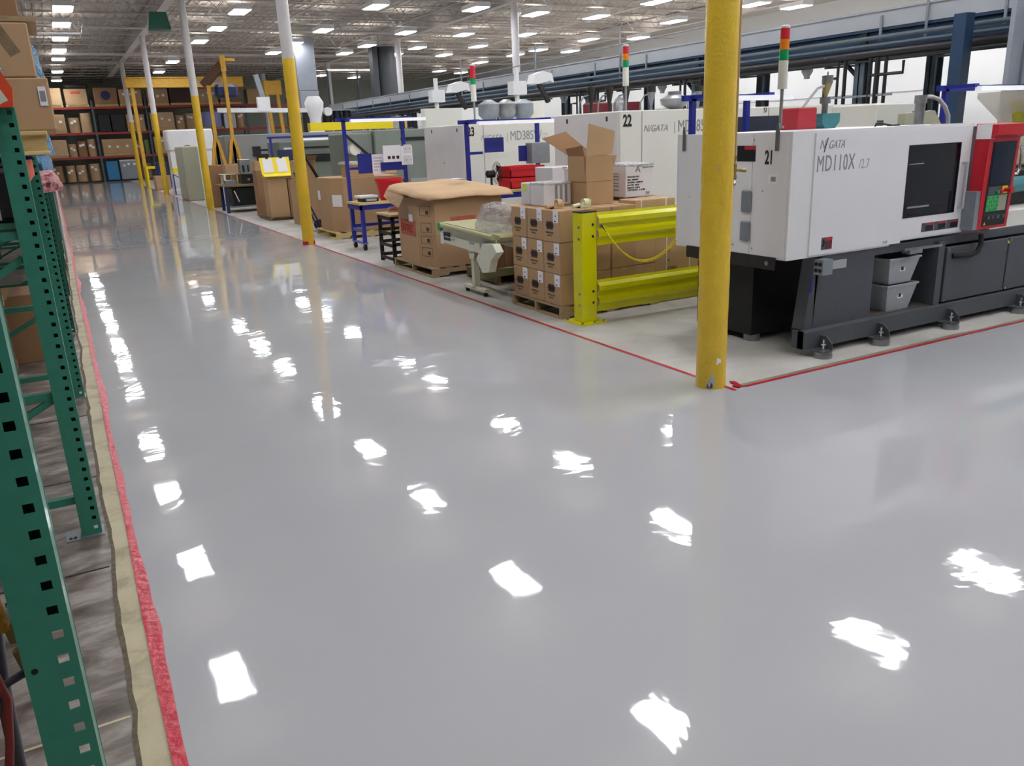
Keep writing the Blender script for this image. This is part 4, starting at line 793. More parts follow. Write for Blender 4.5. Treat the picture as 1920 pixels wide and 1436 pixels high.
for r in (.06,.10,.14,.165):
    b.tube([(cx_+.035*(1-r/.17), 11.4+r*math.cos(2*math.pi*k/20), cz_+r*math.sin(2*math.pi*k/20)) for k in range(21)], .003, 4)
for k in range(18): a = 2*math.pi*k/18; b.tube([(cx_+.035,11.4,cz_),(cx_,11.4+.165*math.cos(a),cz_+.165*math.sin(a))], .002, 4)
b.go('guard', 'black2', t)
for k in range(3):
    a = 2*math.pi*k/3; plate([(cx_-.01,11.4,cz_),(cx_-.02,11.4+.13*math.cos(a-.35),cz_+.13*math.sin(a-.35)),(cx_,11.4+.14*math.cos(a+.35),cz_+.14*math.sin(a+.35))], 'blade', 'ink', t, .003)
def crate(x0,x1,y0,y1,z0,z1,mt,label):
    t = thing('plastic_crate', label, 'crate', ((x0+x1)/2,(y0+y1)/2,z0)); w_=.012; b = B()
    b.box(x0,x1,y0,y0+w_,z0,z1).box(x0,x1,y1-w_,y1,z0,z1).box(x0,x0+w_,y0,y1,z0,z1).box(x1-w_,x1,y0,y1,z0,z1).box(x0,x1,y0,y1,z0,z0+w_); b.go('shell', mt, t)
    b = B(); q=.02; b.box(x0-q,x1+q,y0-q,y0,z1-.05,z1).box(x0-q,x1+q,y1,y1+q,z1-.05,z1).box(x0-q,x0,y0,y1,z1-.05,z1).box(x1,x1+q,y0,y1,z1-.05,z1); b.go('rim', mt, t)
    return t
crate(6.05, 6.62, 11.15, 11.55, 1.001, 1.16, 'redbin', 'lower red plastic crate on the second blue station'); crate(6.05, 6.62, 11.15, 11.55, 1.162, 1.33, 'redbin', 'upper red plastic crate stacked on the second blue station')
single(B().box(5.62,5.8,11.15,11.4,1.0,1.006).box(5.66,5.86,11.2,11.3,1.007,1.03), 'clipboard', 'dgrey', 'grey clipboard beside the desk fan on the second station', 'clipboard')
station(6.1, 6.98, 6.75, 7.2, 0, 2.09, 'blue frame with a lamp bar rising behind machine 21 left of its stack light', panel=False)
station(9.05, 10.6, 5.9, 6.3, 0, 2.10, 'blue frame with a white lamp bar over the clear hopper', panel=False)
# ================================================================= third pallet, boxes
pallet(4.52, 5.95, 15.38, 16.75, 'pale new pallet under the large carton behind the blue station', 'woody')
t = thing('large_carton', 'large brown pallet carton with paper labels behind the blue station', 'box', (5.2, 16.0, .125))
B().prism([(4.75,15.42),(5.9,15.42),(5.9,16.6),(4.75,16.7),(4.56,16.5),(4.58,15.75)], .125, 1.13).go('box_body', 'kraft', t)
plate([(4.72,15.47,.82),(4.60,15.70,.82),(4.60,15.70,.60),(4.72,15.47,.60)], 'paper_label', 'paper', t, .002); plate([(4.558,16.35,.88),(4.553,16.5,.88),(4.553,16.5,.70),(4.558,16.35,.70)], 'paper_label', 'paper', t, .002)
text('11 X80', t, 'inkb', (4.86, 15.418, .56), *XF, .22, sx=1.2)
t = carton(4.95, 5.45, 15.6, 16.1, 1.131, 1.38, 'open topped brown carton with a clear liner on the large carton'); B().box(5.28,5.42,15.597,15.6,1.20,1.29).go('paper_label', 'paper', t)
b = B(); b.tube([(4.93,15.58,1.39),(5.47,15.57,1.375),(5.48,16.12,1.39),(4.93,16.12,1.385),(4.93,15.6,1.39)], .03, 6); b.go('plastic_liner', 'film', t)
carton(5.75, 6.15, 16.2, 16.6, 1.131, 1.45, 'small brown carton with a white label behind the red tub', 'kraftl')
t = thing('carton_tall', 'brown open carton propped up behind the yellow column', 'box', (4.98, 19.0, 0)); B().box(4.75,5.35,19.0,19.5,0,1.0).go('box_body', 'kraft', t); B().box(4.80,5.30,19.1,19.5,1.0,1.42).go('upper_box', 'kraft', t)
plate([(4.80,19.1,1.42),(5.30,19.1,1.42),(5.28,18.9,1.52),(4.74,18.9,1.50)], 'flap', 'kraftd', t)
t = thing('hand_truck', 'dark hand truck standing left of the large carton', 'hand truck', (4.72, 17.3, 0))
for y in (17.15, 17.45): B().tube([(4.74,y,.06),(4.52,y,.6),(4.42,y,1.05),(4.36,y,1.22)], .018, 8).go('side_rail', 'dblue', t, True)
for z, x in ((.35,4.62),(.7,4.51),(1.0,4.43)): B().tube([(x,17.15,z),(x,17.45,z)], .012, 6).go('cross_bar', 'dblue', t)
for y in (17.05, 17.52): B().cyl((4.8,y,.11),(4.8,y+.05,.11),.11,20).go('wheel', 'rubber', t, True); 
B().box(4.58,4.72,17.12,17.48,.0,.012).go('toe_plate', 'steel', t)
# leaning conveyor boom
single(B().bar((4.72,18.2,1.75),(5.36,17.46,0.02),.05,.04).box(4.66,4.82,18.15,18.3,1.70,1.80), 'pallet_jack_handle', 'black', 'black diagonal lever bar leaning by the open carton', 'lever')
# boxes by the yellow clip board
pallet(4.45, 5.55, 20.55, 21.8, 'dark pallet under the tall brown cartons beyond the second column', 'woodd', 'y', .08)
carton(4.48, 4.95, 20.6, 21.1, .081, .56, 'lower brown carton, left, under the yellow clip board', 'kraft'); carton(4.48, 4.95, 20.6, 21.1, .561, 1.04, 'upper brown carton, left, under the yellow clip board', 'kraft')
carton(4.97, 5.45, 20.62, 21.1, .081, .56, 'lower dark brown carton, right, under the yellow clip board', 'kraftd'); carton(4.97, 5.45, 20.62, 21.1, .561, 1.0, 'upper dark brown carton, right, under the yellow clip board', 'kraftd')
carton(4.52, 5.0, 22.0, 22.44, .0005, 1.18, 'tall narrow brown carton behind the two carton stacks', 'kraftd')
t = thing('clip_board_stand', 'yellow sloping board with two white sheets beyond the second column', 'sign', (4.75, 20.85, 1.04))
B().prism([(20.82,1.10),(20.79,1.12),(20.93,1.49),(20.96,1.48)], 4.42, 5.14, 'x').go('back_board', 'ybright', t); B().prism([(20.52,1.045),(20.79,1.045),(20.79,1.12),(20.52,1.06)], 4.42, 5.14, 'x').go('ledge', 'ybright', t)
for x in (4.48, 4.82): 
    B().prism([(20.795,1.14),(20.785,1.145),(20.91,1.465),(20.92,1.46)], x, x+.24, 'x').go('sheet', 'paper', t); B().box(x+.09,x+.15,20.89,20.92,1.46,1.50).go('clip', 'black', t)
t = thing('lamp_frame', 'blue lamp frame behind the yellow clip board', 'frame', (5.3, 22.0, 0)); B().box(4.95,5.0,21.9,21.95,0,1.95).box(4.9,6.6,21.9,21.95,1.93,1.98).go('frame_bars', 'blue', t); B().box(5.5,6.55,21.8,21.86,1.86,1.91).go('lamp_tube', 'wtube', t); B().box(5.1,5.55,21.86,21.9,1.35,1.65).go('panel', 'dblue', t)
# bench with mould tooling
t = thing('steel_bench', 'dark steel bench with a wooden shelf beside the third column', 'bench', (4.8, 24.5, 0))
for x, y in ((4.05,24.05),(4.12,25.2),(5.35,24.1),(5.35,25.2)): B().box(x,x+.08,y,y+.08,0,.72).go('leg', 'dblue', t)
B().box(4.0,5.5,24.0,25.3,.72,.76).go('top', 'woodd', t); B().box(4.2,5.45,24.1,25.2,.14,.18).go('shelf', 'galv', t); B().box(4.25,5.4,24.15,25.15,.19,.66).go('dark_tub', 'black', t); B().bar((4.3,24.05,.6),(4.4,24.05,.3),.06,.02).go('tag_strip', 'paper', t)
t = thing('mould_block', 'dark and silver mould tool standing on the steel bench', 'mould', (4.8, 24.6, .76))
B().bev(4.6,5.1,24.3,24.9,.76,1.02,.01).go('block', 'black2', t); B().box(4.55,5.15,24.25,24.95,1.02,1.05).go('plate', 'chrome', t); B().bev(4.62,4.92,24.5,24.8,1.05,1.42,.01).go('head', 'steel', t); B().cyl((4.78,24.3,.88),(4.78,24.28,.88),.04,14).go('locating_ring', 'chrome', t); B().box(4.68,4.74,24.48,24.5,1.08,1.26).box(4.82,4.86,24.48,24.5,1.08,1.26).go('slot', 'black', t)
single(B().bev(4.15,4.42,24.3,24.6,.76,.88,.01), 'grey_tool_block', 'galv', 'small grey steel block left on the bench', 'block')
single(B().bev(5.2,5.42,24.4,24.7,.76,.98,.01), 'tool_block', 'black2', 'small black tool block right on the bench', 'block')
single(B().box(4.35,5.9,26.0,26.6,.98,1.0).box(4.4,4.46,26.0,26.06,0,.98).box(5.8,5.86,26.0,26.06,0,.98).box(4.4,4.46,26.5,26.56,0,.98).box(5.8,5.86,26.5,26.56,0,.98), 'packing_table', 'cream', 'pale packing table behind the steel bench', 'table')
carton(4.15, 4.75, 26.8, 27.35, .0005, 1.26, 'large brown carton under the yellow stands left of the bench', 'kraftd'); carton(4.5, 5.0, 26.05, 26.5, 1.001, 1.28, 'brown carton on the packing table left of the mould', 'kraft'); carton(5.35, 5.75, 26.05, 26.5, 1.001, 1.33, 'upright brown carton on the packing table right of the mould', 'kraft')
t = thing('steel_cabinet', 'tall beige two door cabinet between the yellow columns', 'cabinet', (4.2, 31.9, 0))
B().bev(3.98,4.52,31.0,32.8,.0,1.84,.03).go('body', 'cab', t); B().box(3.972,3.98,31.05,31.9,.05,1.78).box(3.972,3.98,31.93,32.75,.05,1.78).go('door', 'cab', t); B().tube([(4.15,31.4,1.84),(4.18,31.4,1.88),(4.3,31.4,1.88),(4.33,31.4,1.84)], .012, 6).go('lifting_ring', 'black', t)
# far aisle side clutter
carton(3.98, 4.6, 41.0, 42.0, .0005, .62, 'brown carton far down the aisle by the fourth column', 'kraft')
single(B().bev(4.2,4.9,43.0,43.8,.0,.55,.03).bev(4.3,4.8,43.1,43.7,.55,1.2,.05), 'covered_equipment', 'dblue', 'dark blue equipment back far down beside the fourth column', 'equipment')
t = thing('yellow_bollard', 'bright yellow low frame beside the farthest aisle column', 'bollard', (4.15, 46.0, 0)); B().cyl((4.12,46.0,0),(4.12,46.0,1.0),.07,12).go('post', 'ybright', t, True); B().box(4.1,4.6,46.0,46.08,.85,.98).go('rail', 'ybright', t)
t = thing('parts_cart', 'blue and white wheeled cart beside the beige cabinet', 'cart', (4.3, 36.5, 0)); B().box(4.05,4.9,35.0,35.7,.82,.86).box(4.05,4.9,35.0,35.7,.2,.24).go('shelf', 'white', t); 
for x in (4.06, 4.85): B().bar((x,35.02,.05),(x,35.02,.85),.04,.04).go('leg', 'blue', t)
B().bar((4.06,35.02,.84),(4.85,35.02,.22),.03,.03).go('brace', 'blue', t)
single(B().bev(4.1,4.5,35.1,35.6,.861,1.05,.01), 'yellow_bin', 'ybright', 'small yellow bin on the far blue and white cart', 'bin'); carton(4.52,4.88,35.1,35.6,.861,1.2,'small brown carton on the far blue and white cart', 'kraftl')
# ================================================================= CRANES
t = thing('gantry_crane', 'small yellow A frame gantry beyond the bench with blue hoist', 'crane', (4.9, 27.75, 0))
for (x, y, zt) in ((5.13, 27.75, 4.37), (4.62, 27.75, 3.6)):
    B().box(x-.05,x+.05,y-.05,y+.05,1.0,zt).go('mast', 'crane', t)
    for d in (-.40, .0, .42): B().bar((x+d,y-.02*abs(d),0.0),(x+d*.1,y,2.0),.09,.10).go('splayed_leg', 'crane', t)
B().bar((5.1,27.75,4.2),(4.55,28.2,3.62),.14,.25).go('bridge', mat('rust_brown', '6a4a36', .6), t); B().box(5.05,5.50,27.7,27.8,4.30,4.38).box(5.05,5.20,27.66,27.84,4.0,4.46).go('top_arm', 'crane', t)
B().bev(4.85,5.55,28.0,28.4,3.25,3.65,.08).go('hoist', 'dblue', t)
t = thing('bridge_crane', 'long yellow bridge crane girder before the far rack with a double leg', 'crane', (7.5, 45, 0))
B().box(3.8,9.4,46.0,46.5,4.78,5.15).go('girder', 'crane', t); B().box(3.8,9.4,46.0,46.5,4.72,4.78).box(3.8,9.4,45.9,46.6,5.15,5.2).go('flange', 'crane', t); B().box(7.2,8.3,45.97,46.0,4.92,5.08).go('blue_name_plate', mat('plate_blue', '8a90b0', .5), t)
for x in (10.6, 11.15): B().bar((x+.2,46.2,0),(x,46.2,4.3),.16,.16).go('leg', 'crane', t)
B().box(10.45,11.35,46.0,46.4,4.3,5.0).go('end_carriage', 'crane', t); B().box(4.0,4.16,46.1,46.3,0,4.72).go('leg', 'crane', t)
t = thing('robot_arm', 'white six axis robot on the grey machine beneath the cranes', 'robot', (7.0, 28.9, 2.13))
B().lathe([(.28,2.13),(.26,2.2),(.18,2.35),(.2,2.6),(.3,2.9),(.32,3.1),(.2,3.3)], 8.2, 29.0, 18).go('base', 'white', t, True)
B().bar((5.0,29.0,2.92),(8.3,29.0,2.85),.14,.14).go('beam_arm', 'white', t); B().box(6.3,6.7,28.9,29.1,2.85,3.3).go('carriage', 'white', t); B().bar((6.5,29,3.3),(6.35,29,4.0),.16,.12).go('lift_arm', 'galv', t); B().cyl((8.65,28.9,2.8),(8.65,29.1,2.8),.14,14).go('wrist', 'white', t, True)
# ducts
t = thing('hanging_duct', 'big pale grey rectangular duct hanging right of the second column', 'duct', (10.4, 36, 2.6))
B().bev(9.6,10.42,36,36.7,3.9,6.0,.02).bev(9.62,10.44,35.98,36.72,2.85,3.89,.02).go('shaft', 'duct', t); B().tube([(10.05,36.3,2.85),(10.05,36.3,2.2)], .03, 6).go('drain_pipe', 'black2', t)
t = thing('round_duct', 'dark round roof duct above the left part of the pipe rack', 'duct', (14.5, 38.5, 3.2)); B().cyl((14.5,38.5,3.2),(14.5,38.5,5.9),.45,20).go('shaft', 'ductd', t, True); B().box(13.75,14.0,38.2,38.7,3.2,5.9).go('side_duct', 'ductd', t)
for x in (14.2, 14.8): B().cyl((x,38.5,5.85),(x,38.5,6.59),.015,6).go('hanger', 'steel', t)
t = thing('wall_unit', 'hanging pipe frame with white top bar left of the round duct', 'frame', (13, 42, 4)); B().tube([(12.4,41,5.1),(15.4,41,5.1)],.05,6).go('top_bar','white',t)
for x in (12.4,13.9,15.4): B().tube([(x,41,5.1),(x,41,2.8)],.05,6).go('drop_pipe','sblue2' if x<14 else 'galv',t)
# green unit heaters and far green high-bay
for i, (x, y, z, lb) in enumerate(((5.55, 24.5, 5.75, 'dark green unit heater at the top edge left of the second column'), (3.3, 26.5, 5.0, 'dark green unit heater beside the third column'))):
    t = thing('unit_heater', lb, 'heater', (x, y, z)); B().prism([(x-.3,z),(x+.3,z),(x+.22,z+.45),(x-.22,z+.45)], y-.2, y+.2, 'y').go('casing', 'green2', t); B().tube([(x,y,z+.45),(x,y,6.0)], .012, 5).go('hanger', 'steel', t)
# ================================================================= PIPE RACK / MEZZANINE
t = thing('pipe_rack', 'long blue steel pipe rack with grey fascia running above the machines', 'pipe rack', (12.5, 20, 0))
MX = 11.5; YA, YB = -3.0, 38.0
B().box(MX-.03, MX, YA, YB, 3.13, 3.38).box(MX-.05,MX,YA,YB,3.36,3.39).go('fascia', 'fascia', t)
b = B().box(MX-.02, MX+.14, YA, YB, 3.09, 3.13).box(MX+.05, MX+.07, YA, YB, 2.87, 3.09).box(MX-.02, MX+.14, YA, YB, 2.84, 2.87).go('beam', 'sblue', t)
b = B().box(13.22,13.38,YA,YB,3.09,3.13).box(13.29,13.31,YA,YB,2.87,3.09).box(13.22,13.38,YA,YB,2.84,2.87).go('beam', 'sblue', t)
B().box(MX, 14.6, YA, YB, 3.13, 3.16).go('deck_plate', 'sblue2', t)
ps = [5.55, 9.42, 13.31, 17.13, 21.0, 24.9, 28.7, 32.6, 36.4]
for y in ps+[1.6, -2.2]:
    for x in (MX+.06, 13.30):
        B().box(x-.10,x+.10,y-.012,y+.012,0,2.84).box(x-.10,x-.085,y-.09,y+.09,0,2.84).box(x+.085,x+.10,y-.09,y+.09,0,2.84).go('post', 'sgrey', t)
    B().box(MX,13.3,y-.06,y+.06,2.87,3.09).go('cross_beam', 'sblue2', t)
    B().bar((MX+.06,y+.1,2.45),(MX+.06,y+.55,2.84),.05,.05).go('knee_brace', 'sblue2', t)
B().box(10.95,11.13,7.36,7.54,0,3.1).go('post', 'sblue', t)
for k, (x, z, r) in enumerate(((MX-.16,2.98,.035),(MX-.14,2.88,.025),(MX-.10,2.76,.065),(MX+.25,2.78,.05),(12.1,2.80,.04),(12.6,2.86,.06),(12.95,2.84,.04),(13.0,3.0,.05),(MX-.10,2.66,.022),(11.9,2.92,.04))):
    B().tube([(x,YA,z),(x,YB,z)], r, 10).go('pipe', 'pipe' if k not in (0,1,6) else 'sgrey', t, True)
y = YA+.5
while y < YB:
    B().box(MX-.055,MX-.03,y-.02,y+.02,2.95,3.30).go('hanger_strap', 'galv', t); B().bar((MX-.16,y+.9,2.62),(MX+.5,y+.9,2.66),.05,.03).go('trapeze', 'pipe', t); y += 1.93
for y in ps:
    for i, dy in enumerate((-.55,-.40,-.27,.2,.34)):
        zb = .4
        B().tube([(MX-.12,y+dy,2.70),(MX-.12,y+dy,zb)], (.028,.04,.03,.03,.022)[i], 8).go('riser_pipe', 'pipe', t, True)
    B().tube([(MX-.12,y-.85,2.62),(MX-.12,y-.85,2.45),(MX-.12,y-.3,2.45)], .025, 6).go('elbow_pipe', 'pipe', t); B().bar((MX-.13,y-.7,2.15),(MX-.13,y+.45,2.15),.03,.03).go('strut', 'galv', t)
    B().tube([(MX-.12,y+.35,2.45),(MX-.12,y+.6,2.45),(MX-.12,y+.6,1.9)], .025, 6).go('elbow_pipe', 'pipe', t)
for y in (6.6, 10.6, 14.5, 18.4): B().lathe([(.09,2.70),(.10,2.62),(.05,2.54),(.05,2.50)], MX+.1, y, 12).go('lamp_globe', 'inkg2', t, True)
for y, z in ((8.3,4.1),(12.6,3.9),(15.8,3.95),(19.5,4.0),(24,4.0)): B().tube([(MX-.06,y,2.9),(MX-.06,y,z)], .022, 6).go('standing_conduit', 'galv', t)
B().tube([(MX-.06,12.6,3.62),(MX-.06,19.5,3.55),(MX-.06,26,3.5)], .014, 6).go('cable_run', 'inkg', t)
# tube lamps behind the rack
for i, y in enumerate((1.5, 4.5, 7.5, 10.5, 13.5, 16.5, 19.5, 22.5, 25.5, 28.5)):
    t = thing('tube_light', 'strip light under the pipe rack deck, %s from the camera' % ORD[i], 'light', (13.95, y, 3.1), 'strip lights under the pipe rack'); B().box(13.87,14.03,y-.62,y+.62,3.06,3.129).go('housing', 'white', t); B().box(13.89,14.01,y-.6,y+.6,3.03,3.06).go('tube', 'tube', t)
t = thing('wall_panel', 'tall grey ribbed panel at the right edge under the pipe rack', 'panel', (10.9, 6.5, 0))
for i in range(4): B().box(10.62+.15*i,10.75+.15*i,6.5+.03*(i%2),6.56+.03*(i%2),0,3.7).go('rib', 'duct', t)
# burgundy bins beyond
single(B().bev(9.9,10.4,14.6,15.0,2.0,2.35,.03), 'maroon_bin', 'maroon', 'left maroon box visible behind the second station lamp bar', 'box'); single(B().bev(10.7,11.15,14.6,15.0,2.0,2.35,.03), 'maroon_bin', 'maroon', 'right maroon box visible behind the second station lamp bar', 'box')
single(B().lathe([(.12,2.0),(.14,2.3),(.09,2.4),(.03,2.45)], 10.35, 14.3, 14), 'steel_receiver', 'steel', 'steel receiver between the two maroon boxes', 'receiver', smooth=True)
# stands of dark equipment left of the rack end
t = thing('dryer_bank', 'bank of dark vertical cylinders at the left end of the pipe rack', 'dryer', (11.5, 33.5, 1.9))
for i in range(5): B().cyl((9.0+.40*i,33,.0),(9.0+.40*i,33,2.95),.17,12).go('cylinder', 'sblue2' if i % 2 else 'black2', t, True)
B().box(8.8,10.9,32.7,33.3,2.95,3.0).go('top_frame', 'galv', t)
# ================================================================= FAR RACK
def far_rack():
    Y = 56.6; t = thing('pallet_rack', 'far pallet rack with red beams across the end of the aisle', 'rack', (7, Y, 0))
    xs = [-.3, 2.65, 5.6, 8.55, 11.5, 14.45]
    for x in xs:
        for y in (Y, Y+1.1): B().box(x-.05,x+.05,y-.04,y+.04,0,4.7).go('post', 'rpost', t)
        for k in range(5): B().bar((x,Y,.3+.9*k),(x,Y+1.1,.9+.8*k),.03,.03).go('brace', 'rpost', t)
    for i in range(len(xs)-1):
        for z in (1.45, 2.83, 4.28):
            for y in (Y-.04, Y+1.1): B().box(xs[i]+.05,xs[i+1]-.05,y-.03,y+.03,z-.06,z+.06).go('beam', 'rred', t)
            for k in range(4): B().box(xs[i]+.2+.75*k,xs[i]+.3+.75*k,Y,Y+1.1,z+.03,z+.06).go('deck_board', 'woody', t)
    return Y, xs
RY, RXS = far_rack()
levels = [(.10, 'floor level'), (1.52, 'lowest beam'), (2.90, 'middle beam'), (4.35, 'top beam')]
lay = {
 3: [(-.15,1.15,1.05,'kraftl',''),(1.3,2.5,1.0,'kraft','red'),(2.85,4.1,1.05,'kraftd','blue'),(4.2,5.45,.95,'kraft','w'),(5.75,6.95,.95,'kraft','w'),(7.05,8.3,1.05,'kraftdd',''),(8.7,9.9,.95,'kraft','w'),(10.0,11.3,.9,'kraftd',''),(11.7,12.9,.9,'kraft','')],
 2: [(-.1,1.1,1.05,'kraft','w'),(1.25,1.85,.85,'kraft','w'),(1.9,2.5,1.1,'kraftl',''),(2.85,3.5,1.0,'black',''),(3.55,4.3,1.0,'black',''),(4.4,5.4,.95,'kraft','w'),(5.75,7.1,1.05,'kraftl','w'),(7.2,7.75,.85,'kraft','w'),(7.8,8.4,.95,'kraft','w'),(8.7,10.0,1.0,'lav',''),(10.1,10.8,.9,'wbox',''),(10.9,11.4,1.0,'kraft','w')],
 1: [(-.1,.95,1.0,'kraftl',''),(1.0,1.45,.75,'kraft','w'),(1.5,2.0,.9,'kraftd','w'),(2.05,2.5,1.0,'kraft','w'),(2.85,4.55,.95,'kraft','w'),(4.6,5.1,.8,'kraftd','w'),(5.15,5.5,.85,'olive',''),(5.75,6.6,1.0,'kraftl','w'),(6.7,7.6,.9,'wbox',''),(7.7,8.4,.8,'kraftdd','w'),(8.7,9.8,.9,'wbox',''),(9.9,11.3,.9,'kraft','')],
 0: [(-.15,.5,.95,'kraftd','w'),(.65,1.15,.95,'kraft','w'),(1.2,1.75,.95,'kraft','w'),(1.9,2.5,1.0,'kraft','w'),(2.85,3.5,1.1,'bluep',''),(3.6,4.6,1.15,'galv','w'),(4.8,5.4,.9,'kraftd','')]}
cn = {'kraft':'brown','kraftl':'pale tan','kraftd':'dark tan','kraftdd':'very dark brown','black':'black','lav':'lavender','wbox':'white','olive':'olive green','bluep':'blue','galv':'grey wrapped'}
for lv, items in lay.items():
    z0, ln = levels[lv]
    for k, (x0, x1, h, mt, mk) in enumerate(items):
        t = thing('pallet_load', '%s load on the far rack %s, %s from the left' % (cn[mt], ln, ORD[k]), 'box', ((x0+x1)/2, RY+.5, z0-.01), 'loads on the far rack, '+ln)
        z = z0
        if x1-x0 > .9 and lv:
            p_ = B().box(x0,x1,RY-.08,RY-.0,z+.10,z+.12).box(x0,x1,RY-.08,RY,z,z+.02).box(x0,x0+.08,RY-.08,RY,z+.02,z+.10).box(x1-.08,x1,RY-.08,RY,z+.02,z+.10).box((x0+x1)/2-.04,(x0+x1)/2+.04,RY-.08,RY,z+.02,z+.10).box(x0,x1,RY,RY+1.0,z,z+.12).go('pallet_base', 'woody', t); z += .12
        if mt in ('lav','olive') or (x1-x0 < .75 and mt.startswith('kraft') and lv < 3): B().cyl(((x0+x1)/2,RY+.25,z),((x0+x1)/2,RY+.25,z0+h),(x1-x0)/2*.98,18).go('body', mt, t, True)
        else: B().bev(x0,x1,RY-.05,RY+.95,z,z0+h,.03).go('body', mt, t)
        if mk in ('w',):
            for q in range(2 if x1-x0 < .9 else 3):
                xx = x0+(x1-x0)*(.15+.28*q+random.uniform(0,.05)); zz = z0+h*random.uniform(.45,.75); B().box(xx,xx+.14,RY-.075,RY-.06,zz,zz+.13).go('paper_label', 'paper', t)
        if mk == 'red': B().box(x0+.35,x1-.35,RY-.07,RY-.055,z0+.72,z0+.86).go('red_print', 'inkr', t)
        if mk == 'blue': B().cyl(((x0+x1)/2,RY-.055,z0+.62),((x0+x1)/2,RY-.07,z0+.62),.26,18).go('blue_print', 'dblue', t)
B().bev(3.6,4.6,RY-.07,RY+.97,1.15,1.25,.03).go('film_top', 'wfilm', [o for o in bpy.data.objects if o.get('label','').startswith('grey wrapped load')][0])
single(B().bev(1.35,2.6,RY-.03,RY+.9,5.36,5.62,.08), 'dark_bundle', 'black2', 'dark lumpy bundle on top of the far rack, second bay end', 'bundle')
# ================================================================= LEFT RACKS
def upright(y, x, zt, label, holes=True, mt='green'):
    t = thing('rack_upright', label, 'rack upright', (x, y, 0))
    W = .088; z = 0; x0, x1 = x-W/2, x+W/2
    b = B(); th = .003
    if holes:      # face towards the camera with punched square holes
        hx0, hx1 = x+.012, x+.030; p = .0508; z = .02
        b.box(x0,hx0,y,y+th,0,zt); b.box(hx1,x1,y,y+th,0,zt); b.box(hx0,hx1,y,y+th,0,z+.012)
        while z+p < zt: b.box(hx0,hx1,y,y+th,z+.030,z+p+.012); z += p
    else: b.box(x0,x1,y,y+th,0,zt)
    b.box(x1-th,x1,y+th,y+.075,0,zt).box(x0,x0+th,y+th,y+.075,0,zt)
    B().box(x0+th,x1-th,y+.071,y+.075,(.95 if y < 2 else .03),zt).go('hole_shade_plate', 'green2', t)  # dark plate added behind the face so the holes look shaded inside
    f_ = b.go('post', mt, t)
    B().box(x1-.012,x1+.001,y+.074,y+.078,0,zt).go('return_lip', mt, t)
    # rear post and bracing across the depth
    B().box(x0-1.0,x0-.92,y,y+.075,0,zt).go('rear_post', mt, t)
    for zz in ((.19, .72, 1.46) if y > 2 else (1.46,)): B().box(x0-.92,x0,y+.02,y+.06,zz-.018,zz+.018).go('brace', mt, t)
    B().bar((x0,y+.04,1.36),(x0-.92,y+.04,.78),.03,.03).go('diagonal_brace', mt, t)
    if y > 2: B().bar((x0,y+.04,.70),(x0-.92,y+.04,.22),.03,.03).go('diagonal_brace', mt, t)
    fp = B().box(x0-.07,x1+.01,y-.03,y+.10,.002,.007).go('foot_plate', 'steel', t)
    for dx in (-.05, -.03): B().cyl((x0+dx,y+.0,.007),(x0+dx,y+.0,.012),.008,8).go('anchor_bolt', 'black2', fp)
    return t
ua = upright(1.55, -.162, 1.98, 'nearest green rack upright with square holes at the lower left')
ub = upright(4.18, -.143, 2.02, 'second green rack upright with its foot beside the cream strip')
uc = upright(6.83, -.135, 1.98, 'third green rack upright with its foot beside the cream strip')
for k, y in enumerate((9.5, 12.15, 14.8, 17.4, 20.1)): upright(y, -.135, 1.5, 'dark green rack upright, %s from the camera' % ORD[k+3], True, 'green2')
B().box(-.21,-.12,1.5505,1.5525,.30,.31).go('scratch', 'ink', ua)
B().cyl((-.19,1.5495,.895),(-.19,1.549,.895),.006,8).go('bolt_hole', 'black', ua)
t = thing('rack_beam', 'orange rack beam clipped to the second green upright', 'beam', (-.1, 5.5, 2.0)); B().box(-.17,-.12,4.26,6.80,1.66,1.77).go('beam', 'orange', t); B().prism([(-.18,1.99),(-.10,1.99),(-.09,2.06),(-.13,2.15),(-.18,2.15)], 4.10, 4.17, 'y').go('bracket', 'orange', t)
single(B().box(-1.1,-.10,4.28,4.33,1.77,1.79).box(-1.1,-.1,5.9,5.95,1.77,1.79), 'shelf_bar', 'navy', 'dark blue shelf bars under the timber on the left rack', 'bar')
t = thing('timber_pallet', 'yellowish timber pallet end jutting out on the left rack', 'pallet', (-.5, 5.2, 1.79)); B().bev(-1.15,0.0,4.86,6.2,1.795,1.815,.004).go('bottom_board', 'woody', t); [B().box(-1.12,-.005,q,q+.04,1.816,1.89).go('stringer', 'woody', t) for q in (4.9, 5.5, 6.1)]; B().bev(-1.15,0.005,4.86,6.2,1.89,1.91,.004).go('top_board', 'woody', t)
t = carton(-1.1, .055, 4.9, 5.95, 1.911, 2.165, 'brown carton with a white address label on the left rack timber', 'kraft'); B().box(-.0,.035,4.897,4.9,2.03,2.12).go('address_label', 'paper', t); B().box(.005,.03,4.896,4.8969,2.05,2.10).go('printed_lines', 'inkg', t)
carton(-1.05, .012, 4.92, 5.6, 2.166, 2.42, 'upper brown carton under the leaning boards on the left rack', 'kraft')
t = thing('wood_board', 'stacked brown boards on top of the left rack cartons', 'board', (-.3, 5.1, 2.43)); B().box(-1.0,.05,4.95,5.5,2.425,2.45).go('board', 'wood', t); B().box(-1.0,-.02,4.95,5.5,2.451,2.60).go('upper_block', 'kraftd', t)
blob(-.03, 5.85, 2.166, .08, .2, .26, 'bfilm', 'film_bundle', 'blue film bundle behind the upper left carton', 'bundle', 3); blob(-.05, 6.35, 1.79, .07, .18, .24, 'bfilm', 'film_bundle', 'shiny blue film roll above the labelled carton', 'bundle', 8)
single(B().bar((-.28,4.0,2.22),(-.165,4.0,1.985),.02,.12), 'leaning_board', 'conv', 'pale pointed board leaning over the second green upright', 'board')
